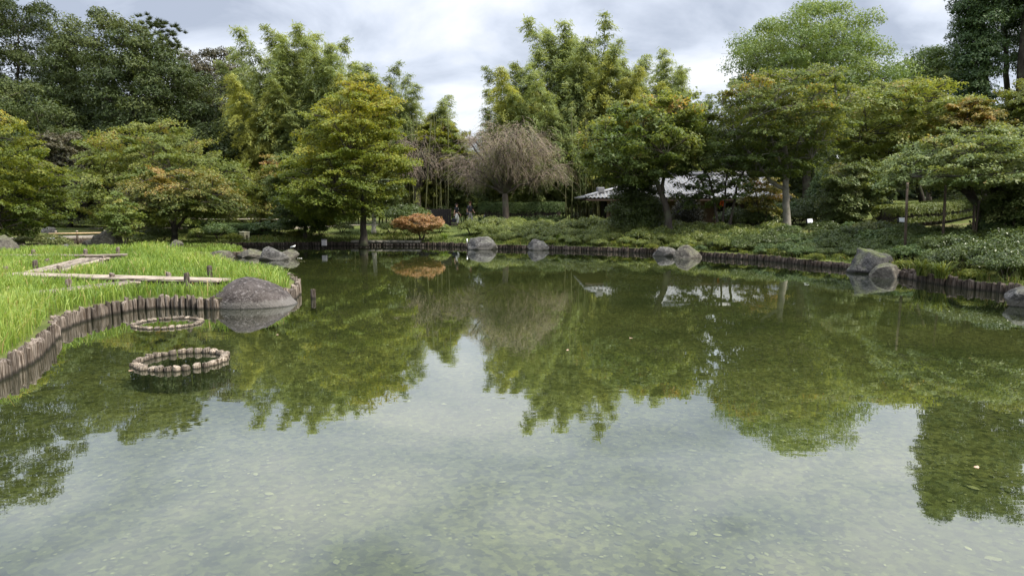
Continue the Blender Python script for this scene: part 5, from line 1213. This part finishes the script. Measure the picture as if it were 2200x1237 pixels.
# ------------------------------------------------------------------ the tiled house
def house():
    Yf, Yb = 45.0, 53.0; zg = 0.85
    root = empty('tiled_house', (0, 0, 0), 'low dark wooden house under a silvery tiled hip roof among the trees', 'house')
    el = atY(1258, 425, Yf); er = atY(1700, 424, Yf); rl = atY(1432, 378, (Yf + Yb) / 2); rr_ = atY(1632, 378, (Yf + Yb) / 2)
    ze, zr = el.z, rl.z; x0, x1, xa, xb_, ym = el.x, er.x, rl.x, rr_.x, (Yf + Yb) / 2
    # base planes just under the tiles
    V = [(x0, Yf, ze), (x1, Yf, ze), (x1, Yb, ze), (x0, Yb, ze), (xa, ym, zr), (xb_, ym, zr)]; Vb = [(x, y, z - .12) for x, y, z in V]
    bm = bmesh.new(); vv = [bm.verts.new(v) for v in Vb]
    for f in ((0, 1, 5, 4), (1, 2, 5), (2, 3, 4, 5), (3, 0, 4), (3, 2, 1, 0)): bm.faces.new([vv[i] for i in f])
    me = bpy.data.meshes.new('roof'); bm.to_mesh(me); bm.free(); roof = obj('roof', me, M['dark_wood'], root)
    # every tile is real: a small curved plate lapping the one below
    def tiles(P0, P1, Q0, Q1, name):
        A = Acc(); P0, P1, Q0, Q1 = map(np.array, (P0, P1, Q0, Q1)); up = ((Q0 + Q1) / 2 - (P0 + P1) / 2); ex = (P1 - P0); L = np.linalg.norm(ex); ex = ex / L
        # slope direction at right angles to the eave
        sd = Q0 - P0; sd = sd - (sd @ ex) * ex; SL = np.linalg.norm(sd); sd /= SL; nrm = np.cross(ex, sd); nrm = nrm if nrm[2] > 0 else -nrm
        rows = int(SL / .25); tw = .26
        o0 = (Q0 - P0) @ ex; o1 = (Q1 - P0) @ ex
        g = np.linspace(0, 1, 5); wave = .05 * np.sin(g * 2 * np.pi)
        for k in range(rows + 1):
            f = k * .25 / SL; lo = o0 * min(f, 1); hi = L + (o1 - L) * min(f, 1)
            for c in range(int(L / tw) + 2):
                s = c * tw
                if s < lo - .13 or s + tw > hi + .2: continue
                base = P0 + ex * s + sd * (k * .25)
                lowr = base[None] + ex[None] * (g * tw)[:, None] + nrm[None] * (wave + .065)[:, None] - sd[None] * .03
                upr = base[None] + ex[None] * (g * tw)[:, None] + nrm[None] * (wave + .005)[:, None] + sd[None] * .25
                bot = lowr - nrm[None] * .055
                V = np.vstack([lowr, upr, bot]); F = [[i, i + 1, 6 + i, 5 + i] for i in range(4)] + [[10 + i, 11 + i, 1 + i, i] for i in range(4)]
                A.add(V, F)
        o = A.build(name, M['tile'], root); tag(o, kind='stuff')
    tiles((x0, Yf, ze), (x1, Yf, ze), (xa, ym, zr), (xb_, ym, zr), 'roof_tiles')
    tiles((x0, Yb, ze), (x0, Yf, ze), (xa, ym, zr), (xa, ym, zr), 'roof_tiles')
    tiles((x1, Yf, ze), (x1, Yb, ze), (xb_, ym, zr), (xb_, ym, zr), 'roof_tiles')
    A = Acc(); A.box(((xa + xb_) / 2, ym, zr + .12), (xb_ - xa + .5, .3, .26)); A.box(((xa + xb_) / 2, ym, zr + .29), (xb_ - xa + .6, .2, .08)); A.build('ridge', M['tile_dark'], root)
    for (p, q, nm) in (((x0, Yf, ze), (xa, ym, zr), 0), ((x1, Yf, ze), (xb_, ym, zr), 1)):
        A = Acc(); p, q = np.array(p), np.array(q); A.tube([p + [0, 0, .10], (p + q) / 2 + [0, 0, .09], q + [0, 0, .12]], .10, 8); A.build('hip_ridge', M['tile'], root)
    p = np.array((x0, Yf, ze)) + (np.array((xa, ym, zr)) - np.array((x0, Yf, ze))) * .17
    bevelled_box('ridge_end_tile', (.5, .3, .36), M['tile_dark'], root, tuple(p + [0, 0, .25]), .3, .04)
    # walls under the eaves
    wy = Yf + .9; A = Acc()
    bevelled_box('eave_board', (x1 - x0 - .1, .05, .13), M['dark_wood'], root, ((x0 + x1) / 2, Yf + .03, ze - .12), 0, .005)
    nb = 9; wx0, wx1 = x0 + 1.6, x1 - 1.0
    for k in range(nb + 1):
        x = wx0 + (wx1 - wx0) * k / nb; bevelled_box('post', (.14, .14, ze - zg), M['brown_wood'], root, (x, wy, (ze + zg) / 2 - .1), 0, .008)
    bevelled_box('lintel', (wx1 - wx0, .10, .16), M['brown_wood'], root, ((wx0 + wx1) / 2, wy + .02, zg + 1.82), 0, .006)
    bevelled_box('sill', (wx1 - wx0 + .2, .16, .14), M['brown_wood'], root, ((wx0 + wx1) / 2, wy + .01, zg + .30), 0, .006)
    for k in range(nb):
        a = wx0 + (wx1 - wx0) * k / nb + .072; b_ = wx0 + (wx1 - wx0) * (k + 1) / nb - .072; cxm = (a + b_) / 2
        if k in (4, 6):    # open bays: near-black panels stand in for the shade inside
            bevelled_box('doorway_shade', (b_ - a, .05, 1.45), M['dark_void'], root, (cxm, wy + .3, zg + 1.05), 0, .003); continue
        nbd = 6
        for j in range(nbd):
            w = (b_ - a) / nbd; bevelled_box('wall_board', (w * .96, .03, 1.42), M['dark_wood'], root, (a + w * (j + .5), wy + .04 + .004 * (j % 2), zg + 1.05), 0, .004)
        bevelled_box('upper_panel', (b_ - a, .03, .5), M['brown_wood'] if k % 2 else M['dark_wood'], root, (cxm, wy + .05, zg + 2.17), 0, .004)
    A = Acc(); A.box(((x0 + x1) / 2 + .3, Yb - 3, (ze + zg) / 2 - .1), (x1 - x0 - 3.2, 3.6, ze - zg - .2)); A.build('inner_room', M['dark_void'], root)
    # noticeboard cupboard on the wall
    q = atY(1494, 466, wy - .25); nb_ = empty('noticeboard', (q.x, q.y, zg), 'small brown two-door wall box under the house eaves', 'noticeboard')
    bevelled_box('case', (.72, .10, .62), M['brown_wood'], nb_, (0, 0, q.z - zg), 0, .01)
    for s in (-1, 1): bevelled_box('door', (.28, .02, .48), plain('notice_panel', (.16, .12, .10), .6), nb_, (s * .155, -.062, q.z - zg), 0, .004)
    for s in (-1, 1): bevelled_box('leg', (.06, .06, q.z - zg - .3), M['dark_wood'], nb_, (s * .3, .0, (q.z - zg - .3) / 2 - .02), 0, .004)
    q = atY(1551, 437, wy - .35); sg = empty('orange_sign', (q.x, q.y, q.z), 'small orange plate with a dark vertical mark hanging on the house front', 'sign')
    bevelled_box('plate', (.26, .03, .36), M['orange_sign'], sg, (0, 0, 0), 0, .008); bevelled_box('mark', (.07, .008, .18), plain('sign_mark', (.10, .01, .01), .6), sg, (0, -.02, 0), 0, .002)
    bevelled_box('hanger', (.02, .02, ze - q.z - .1), M['dark_wood'], sg, (0, .0, .18 + (ze - q.z - .1) / 2), 0, .002)
house()
q = G(1450, 488); t_ = empty('wooden_tub', q, 'small wooden tub with a pale lid beside the crooked trunk', 'tub')
A = Acc(); A.tube([[0, 0, -.02], [0, 0, .3], [0, 0, .58]], [.24, .26, .25], 12); A.build('body', M['brown_wood'], t_)
A = Acc(); A.tube([[0, 0, .585], [0, 0, .625]], [.27, .26], 12); A.build('lid', M['white_rail'], t_)
for k in range(2):
    A = Acc(); a_ = np.linspace(0, 2 * np.pi, 17); A.tube(np.stack([.262 * np.cos(a_), .262 * np.sin(a_), 0 * a_ + .15 + .28 * k], -1), .012, 4, cap=False); A.build('hoop', M['dark_wood'], t_)

# dark board fence by the people
fa_ = gp(870, 52); fb_ = gp(968, 52); fe = empty('board_fence', (fa_.x, 52, fa_.z), 'near-black board fence behind the red dwarf maple', 'fence')
n_ = 24
for k in range(n_):
    w = (fb_.x - fa_.x) / n_; bevelled_box('board', (w * .95, .025, 1.28), M['dark_void'], fe, (w * (k + .5), .004 * (k % 2), .66), 0, .004)
for z in (.3, 1.05): bevelled_box('rail', (fb_.x - fa_.x, .05, .08), M['dark_void'], fe, ((fb_.x - fa_.x) / 2, .045, z), 0, .005)
for k in range(5): bevelled_box('post', (.09, .09, 1.38), M['dark_wood'], fe, ((fb_.x - fa_.x) * k / 4, .12, .67), 0, .006)

# ------------------------------------------------------------------ small things
def floodlight(px, py, label, w=.24):
    q = G(px, py + 6); r_ = empty('floodlight', q, label, 'floodlight', 'floodlights standing in the planting')
    up = .62
    A = Acc(); A.box((0, 0, up * .5 - .02), (.05, .05, up)); A.box((0, 0, .0), (.2, .2, .04)); A.build('stand', M['black'], r_)
    h = bevelled_box('housing', (w * 1.3, .12, w * 1.05), M['black'], r_, (0, .03, up + .10), 0, .02); h.rotation_euler = (R(-18), 0, 0)
    g = bevelled_box('lens', (w * 1.12, .02, w * .88), M['white_glass'], r_, (0, -.045, up + .125), 0, .006); g.rotation_euler = (R(-18), 0, 0)
    A = Acc()
    for s in (-1, 1): A.box((s * w * .70, .03, up + .04), (.02, .04, .22))
    A.build('bracket', M['black'], r_)
floodlight(1486, 492, 'white-faced floodlight below the house noticeboard')
floodlight(1738, 499, 'white-faced floodlight just right of the pale grey trunk')
floodlight(1935, 499, 'white-faced floodlight at the corner of the lawn')
q = G(112, 541); r_ = empty('lamp_box', q, 'black lamp box half hidden in the grass by the pale flat rock', 'lamp')
bevelled_box('housing', (.30, .22, .36), M['black'], r_, (0, 0, .45), 0, .02); bevelled_box('lens', (.26, .2, .02), M['white_glass'], r_, (0, 0, .645), 0, .004); bevelled_box('stand', (.06, .06, .4), M['black'], r_, (0, 0, .12), 0, .004)
q = G(1041, 476); r_ = empty('spotlight', q, 'small grey spotlight at the foot of the dark box hedge', 'spotlight')
A = Acc(); A.tube([[-.12, 0, .34], [.02, 0, .44], [.14, 0, .54]], [.09, .13, .15], 10); A.build('housing', plain('lamp_grey', (.35, .35, .37), .4), r_); bevelled_box('stand', (.04, .04, .4), M['black'], r_, (0, 0, .2), 0, .004)
q = G(526, 517); r_ = empty('utility_box', q, 'cream metal utility box with a dark panel standing on the back bank', 'utility box', None, R(-28))
bevelled_box('body', (.42, .42, .50), M['cream'], r_, (0, 0, .25), 0, .012); bevelled_box('lid', (.46, .46, .05), M['cream'], r_, (0, 0, .528), 0, .012); bevelled_box('panel', (.015, .13, .26), M['cream_dark'], r_, (.214, -.02, .22), 0, .004)
q = atz(1004, 535); r_ = empty('depth_marker', (q.x, q.y - .1, 0), 'thin white marker stake beside the wide lichen-patched boulder', 'stake')
A = Acc(); A.tube([[0, 0, -.5], [0, 0, .35]], .03, 8); A.build('stake', M['log_dark'], r_); A = Acc(); A.tube([[0, 0, .35], [0, 0, .58]], .036, 8); A.build('cap', M['white_paint'], r_)
q = G(641, 488); r_ = empty('white_sign', q, 'small white plate on a stake under the low white rail', 'sign'); bevelled_box('plate', (.36, .03, .26), M['white_paint'], r_, (0, 0, .52), .3, .006); bevelled_box('stake', (.05, .04, .5), M['dark_wood'], r_, (0, .03, .2), 0, .004)
q = G(700, 528); r_ = empty('pump_box', (q.x, q.y, 0), 'small grey box fixed to the far logs under the deep-green maple', 'box'); bevelled_box('body', (.26, .2, .34), plain('box_grey', (.10, .10, .11), .5), r_, (0, -.3, .42), 0, .02); bevelled_box('lid', (.28, .22, .03), M['black'], r_, (0, -.3, .605), 0, .006)
q = G(1402, 490); r_ = empty('yellow_flowers', q, 'single small clump of yellow flowers at the foot of the tall dark camellia', 'flowers')
rr2 = np.random.default_rng(3); P, N = ball_pts(np.array((0, 0, .42)), .13, 60, rr2); V, F = leaves_np(P, N, .09, .7, rr2); obj('petals', mesh_np('petals', V, F, rr2.uniform(0, 1, 60)), M['yellow'], r_)
A = Acc(); [A.tube([[0, 0, 0], [x, y, .4]], .008, 4, False) for x, y in ((.03, 0), (-.03, .03), (0, -.04))]; A.build('stems', M['fern'], r_)

# rails of bamboo
def rail(label, pts, mat, zr, rad, nposts, seed):
    P = [np.array(p) for p in pts]; root = empty('rail_fence', tuple(P[0]), label, 'fence'); b0 = P[0]
    A = Acc(); A.tube([p - b0 + [0, 0, zr] for p in P], rad, 8); A.build('rail', mat, root, smooth=True)
    for k in range(nposts):
        f = (k + .3) / nposts * (len(P) - 1); i = min(int(f), len(P) - 2); p = P[i] + (P[i + 1] - P[i]) * (f - i) - b0
        A = Acc(); A.tube([p + [0, .06, -.1], p + [0, .06, zr + .12]], .055, 8); o = A.build('post', M['log_dark'], root)
        A = Acc(); A.tube([p + [0, .06, zr + .122], p + [0, .06, zr + .15]], [.057, .05], 8); A.build('cap', M['white_rail'], o)
def gz(p): return (p.x, p.y, p.z)
rail('light brown bamboo rail beside the stone slab bridge', [gz(gp(104, 38)), gz(gp(165, 38.5)), gz(gp(245, 39)), gz(gp(300, 39.5))], M['bamboo_rail'], .62, .045, 4, 1)
rail('long pale rail running behind the low clipped hedge', [gz(gp(370, 46)), gz(gp(450, 46)), gz(gp(560, 46.3)), gz(gp(655, 46.5))], M['white_rail'], .72, .045, 5, 2)

# stone slab bridge over the dark inlet at the left
def slab_bridge():
    a = atz(25, 512, .62); b_ = atz(250, 506, .62); c = (a + b_) / 2; L = (b_ - a).length; ang = math.atan2(b_.y - a.y, b_.x - a.x)
    root = empty('slab_bridge', (c.x, c.y, .62), 'low stone slab bridge behind the grass field', 'bridge', None, ang)
    n = 4
    for k in range(n):
        w = L / n; bevelled_box('slab', (w * .985, 1.9, .12), M['stone_slab'], root, (-L / 2 + w * (k + .5), .5, -.06 + .006 * (k % 2)), 0, .02)
    bevelled_box('side_beam', (L * .72, .22, .30), M['log_dark'], root, (.4, -.38, -.275), 0, .03)  # dark beam colour stands in for the shaded gap beneath the slabs
    for x in (-.42, -.05, .3): bevelled_box('pier', (.35, 1.6, .5), M['rock_dark'], root, (x * L, .5, -.38), 0, .05)
slab_bridge()
# garden path on the far side, where the people walk
def path():
    P = [gp(x, 53.5 if x > 700 else 47) for x in (200, 400, 600, 760, 900, 1000, 1100, 1300, 1500)]; Q = densify([(p.x, p.y) for p in P], 1.0, False)
    for _ in range(8): Q[1:-1] = .25 * Q[:-2] + .5 * Q[1:-1] + .25 * Q[2:]
    T = np.gradient(Q, axis=0); T /= np.linalg.norm(T, axis=1)[:, None]; N = np.stack([-T[:, 1], T[:, 0]], -1); V = []
    for k in np.linspace(-1.1, 1.1, 5): X = Q + N * k; V.append(np.column_stack([X, Hn(X) + .03]))
    V = np.stack(V, 1); n = len(Q); V = V.reshape(-1, 3); F = [[i * 5 + j, (i + 1) * 5 + j, (i + 1) * 5 + j + 1, i * 5 + j + 1] for i in range(n - 1) for j in range(4)]
    tag(obj('path', mesh_np('path', V, F), M['path']), 'sandy garden path behind the shrubs', kind='structure')
path()
# props under the big maple
pr = [((1946, 553), (1950, 392)), ((2026, 556), (2032, 398)), ((2090, 524), (2094, 440)), ((2093, 532), (2104, 430)), ((2163, 566), (2158, 480)), ((2178, 520), (2180, 465))]
labs = ['thin support pole standing nearest the lawn floodlight', 'thin support pole between the lawn floodlight and the propped maple stems', 'short support pole against the propped maple stems, in front of its twin', 'short support pole leaning a little on its twin by the propped maple stems', 'support pole standing down among the glossy shrubs near the water', 'support pole behind the propped maple at the picture edge']
for (lo, hi), lab in zip(pr, labs):
    p = G(lo[0], min(lo[1], 545)); Yp = 27.0; p = gp(lo[0], Yp); t2 = atY(hi[0], hi[1], Yp); A = Acc()
    A.tube([[0, 0, -.2], [(t2.x - p.x) * .5, 0, (t2.z - p.z) * .5], [t2.x - p.x, 0, t2.z - p.z]], [.055, .05, .045], 8)
    root = empty('support_pole', p, lab, 'pole', 'poles propping the big maple'); A.build('pole', M['pole_wood'], root, smooth=True)
    A = Acc(); a_ = np.linspace(0, 6.28, 9)
    for z in (.93, .95, .97): A.tube(np.stack([.056 * np.cos(a_) + (t2.x - p.x) * z, .056 * np.sin(a_), 0 * a_ + (t2.z - p.z) * z], -1), .012, 4, False)
    A.build('rope_tie', M['bark_dark'], root)

# floating leaves
for k, (px, py, lab) in enumerate(((281, 796, 'pale fallen leaf floating beside the nearer log ring'), (1219, 752, 'pink fallen leaf floating mid-pond under the bamboo reflection'), (1356, 726, 'pale leaf floating mid-pond, farther out than the pink one'), (2098, 1003, 'reddish leaf floating in the reflection of the tall edge trees'), (596, 719, 'tiny pale leaf floating in front of the big boulder'))):
    q = atz(px, py, .006); bm = bmesh.new(); s = .042
    vs = [bm.verts.new((s * x, s * y * .7, z * s)) for x, y, z in ((-1, 0, .15), (-.4, .7, .05), (.4, .75, .0), (1.1, 0, .2), (.4, -.7, .05), (-.4, -.65, .0), (0, 0, .12))]
    for i in range(6): bm.faces.new((vs[i], vs[(i + 1) % 6], vs[6]))
    me = bpy.data.meshes.new('floating_leaf'); bm.to_mesh(me); bm.free(); o = obj('floating_leaf', me, M['leaf_litter'], None, q); o.rotation_euler = (0, 0, k * 1.3); tag(o, lab, 'leaf', 'leaves floating on the pond')

# ------------------------------------------------------------------ people and the bird
def skin_obj(name, verts, edges, radii, mat, parent, root=0, sub=2):
    me = bpy.data.meshes.new(name); me.from_pydata([tuple(v) for v in verts], edges, []); o = obj(name, me, None, parent)
    md = o.modifiers.new('skin', 'SKIN'); md.use_smooth_shade = True
    sl = me.skin_vertices[0].data if me.skin_vertices else None
    if sl is None:
        bm = bmesh.new(); bm.from_mesh(me); bm.verts.layers.skin.verify(); bm.to_mesh(me); bm.free(); sl = me.skin_vertices[0].data
    for i, r_ in enumerate(radii): sl[i].radius = (r_, r_) if np.isscalar(r_) else r_; sl[i].use_root = (i == root)
    md2 = o.modifiers.new('sub', 'SUBSURF'); md2.levels = sub; md2.render_levels = sub
    me.materials.append(mat); return o
def person(loc, rz, hgt, label, shirt, trousers, hair, pose, bag, long_hair):
    root = empty('person', loc, label, 'person', None, rz); s = hgt / 1.70; root.scale = (s, s, s)
    # x forward, y to the person's left
    la, ra, ll, rl = pose
    V = [(0, 0, .95), (0, 0, 1.10), (.0, 0, 1.28), (.0, 0, 1.42), (.015, 0, 1.50), (.03, 0, 1.57), (.035, 0, 1.64)]; Ed = [(0, 1), (1, 2), (2, 3), (3, 4), (4, 5), (5, 6)]
    Rd = [(.10, .14), (.095, .13), (.105, .155), (.07, .11), .05, (.085, .07), (.088, .075)]
    def chain(start, pts, rads):
        p = start
        for q, r_ in zip(pts, rads): V.append(q); Rd.append(r_); Ed.append((p, len(V) - 1)); p = len(V) - 1
        return p
    for sgn, arm in ((1, la), (-1, ra)):
        sh = (0, sgn * .19, 1.40); el, wr, hd = arm
        h_ = chain(3, [sh, el, wr, hd], [.055, .045, .033, (.022, .036)])
        dv = np.array(hd) - np.array(wr); dv /= np.linalg.norm(dv); side = np.array((1., 0, 0)) - dv * dv[0]; side /= np.linalg.norm(side)
        for k, (of, ln) in enumerate(((-.028, .06), (-.010, .075), (.010, .08), (.028, .07))):
            a = np.array(hd) + side * of + dv * .035; chain(h_, [tuple(a), tuple(a + dv * ln * .6 + np.array((0, -sgn * .006, 0))), tuple(a + dv * ln + np.array((0, -sgn * .02, 0)))], [.010, .009, .007])
        a = np.array(hd) + side * .045; chain(h_, [tuple(a), tuple(a + dv * .035 + side * .012)], [.011, .008])
    for sgn, leg in ((1, ll), (-1, rl)):
        hp = (0, sgn * .085, .90); kn, an, to = leg
        chain(0, [hp, kn, an, to], [.085, .06, .042, .04])
    body = skin_obj('body', V, Ed, Rd, M['skin'], root)
    # clothes follow the body
    def cl(name, vv, ee, rr_, mat): return skin_obj(name, vv, ee, rr_, mat, root)
    vv = [(0, 0, .93), (0, 0, 1.10), (0, 0, 1.28), (0, 0, 1.41)]; ee = [(0, 1), (1, 2), (2, 3)]; rr_ = [(.135, .175), (.135, .165), (.135, .185), (.085, .13)]
    for sgn, arm in ((1, la), (-1, ra)):
        sh = np.array((0, sgn * .195, 1.39)); el = np.array(arm[0]); vv += [tuple(sh), tuple(sh * .25 + el * .75)]; n = len(vv); ee += [(3, n - 2), (n - 2, n - 1)]; rr_ += [.078, .072]
    cl('shirt', vv, ee, rr_, shirt)
    vv = [(0, 0, .99), (0, 0, .91)]; ee = [(0, 1)]; rr_ = [(.115, .155), (.125, .165)]
    for sgn, leg in ((1, ll), (-1, rl)):
        hp = (0, sgn * .09, .84); kn, an, to = leg; an2 = tuple(np.array(an) + (0, 0, .03)); vv += [hp, kn, an2]; n = len(vv); ee += [(1, n - 3), (n - 3, n - 2), (n - 2, n - 1)]; rr_ += [.105, .085, .07]
    cl('trousers', vv, ee, rr_, trousers)
    for sgn, leg in ((1, ll), (-1, rl)):
        an, to = np.array(leg[1]), np.array(leg[2]); skin_obj('shoe', [tuple(an + (-.05, 0, -.035)), tuple((an + to) / 2 + (0, 0, -.01)), tuple(to + (.04, 0, 0))], [(0, 1), (1, 2)], [.045, .05, .04], M['black'], root, 0, 1)
    # head details
    hv = [(-.02, 0, 1.70), (-.055, 0, 1.63)] + ([(-.07, 0, 1.55), (-.06, 0, 1.49)] if long_hair else []); skin_obj('hair', hv + [(.05, 0, 1.715)], [(i, i + 1) for i in range(len(hv) - 1)] + [(0, len(hv))], [.085, .085] + ([.07, .05] if long_hair else []) + [.05], hair, root, 0, 2)
    skin_obj('nose', [(.115, 0, 1.625), (.135, 0, 1.60)], [(0, 1)], [.010, .014], M['skin'], root, 0, 1)
    for sgn in (1, -1):
        skin_obj('eye', [(.112, sgn * .032, 1.64), (.118, sgn * .032, 1.64)], [(0, 1)], [.010, .008], M['hair'], root, 0, 1)
        skin_obj('ear', [(.03, sgn * .078, 1.63), (.028, sgn * .085, 1.60)], [(0, 1)], [.015, .012], M['skin'], root, 0, 1)
    skin_obj('mouth', [(.115, -.02, 1.575), (.118, .02, 1.575)], [(0, 1)], [.006, .006], plain('lip', (.30, .10, .09), .5), root, 0, 1)
    return root
legA = ((.12, .09, .50), (.02, .09, .09), (.17, .09, .05)); legB = ((-.03, -.09, .49), (-.24, -.09, .14), (-.12, -.09, .05))
pp = gp(981, 52.2); pw = empty
p1 = person((pp.x, pp.y, pp.z + .03), R(-12), 1.60, 'walking person in a black T-shirt and white trousers, dark bobbed hair', M['black_cloth'], M['white_cloth'], M['hair'],
            (((.0, .27, 1.12), (.16, .29, .92), (.22, .29, .84)), ((-.09, -.25, 1.12), (-.12, -.27, .88), (-.12, -.27, .80)), legA, legB), True, True)
bevelled_box('chest_print', (.012, .07, .07), M['white_paint'], p1, (.136, .05, 1.28), 0, .004)
p2p = gp(1010, 52.6)
p2 = person((p2p.x, p2p.y, p2p.z + .03), R(-38), 1.72, 'walking person in a charcoal T-shirt and light grey trousers, short hair', M['charcoal_cloth'], M['grey_cloth'], M['hair_brown'],
            (((.05, .27, 1.13), (.20, .22, .98), (.27, .19, .94)), ((-.05, -.27, 1.12), (.02, -.29, .87), (.04, -.29, .79)), legA, legB), False, False)
def hand_bag(p, off, s, label, col, rz):
    c = Vector(p) + Vector(off); root = empty('bag', c, label, 'bag', None, rz); bevelled_box('body', s, col, root, (0, 0, 0), 0, .04)
    A = Acc(); a_ = np.linspace(0, math.pi, 9); A.tube(np.stack([.10 * np.cos(a_), 0 * a_, s[2] / 2 - .01 + .17 * np.sin(a_)], -1), .010, 5, False); A.build('handle', col, root)
hand_bag((pp.x, pp.y, pp.z), (-.16, -.28, .40), (.34, .12, .30), 'black bag carried low by the person in black', M['black_cloth'], .1)
hand_bag((p2p.x, p2p.y, p2p.z), (-.17, -.28, .90), (.24, .10, .20), 'dark shoulder bag at the hip of the person in charcoal', M['charcoal_cloth'], .3)

def bird():
    q = atz(630, 545); Yb = 35.6; p = atY(630, 532, Yb)
    root = empty('bird', (p.x, p.y, p.z - .05), 'small white and grey bird perched on the rocks of the back inlet', 'bird', None, R(20)); root.scale = (.8, .8, .8)
    skin_obj('body', [(0, 0, .12), (.07, 0, .15), (.11, 0, .19), (.145, 0, .225), (-.09, 0, .10), (-.20, 0, .075)], [(0, 1), (1, 2), (2, 3), (0, 4), (4, 5)], [.062, .055, .036, .04, .045, .014], M['feather'], root)
    for s in (-1, 1):
        skin_obj('wing', [(.04, s * .05, .14), (-.06, s * .055, .125), (-.20, s * .03, .095)], [(0, 1), (1, 2)], [(.012, .04), (.012, .045), .01], M['feather_grey'], root, 0, 1)
        A = Acc(); A.tube([[0, s * .02, .08], [.005, s * .022, .0], [.04, s * .024, -.004]], .005, 5); A.build('leg', M['cream_dark'], root)
    A = Acc(); A.tube([[.17, 0, .228], [.22, 0, .218]], [.011, .002], 6); A.build('beak', M['cream_dark'], root)
bird()
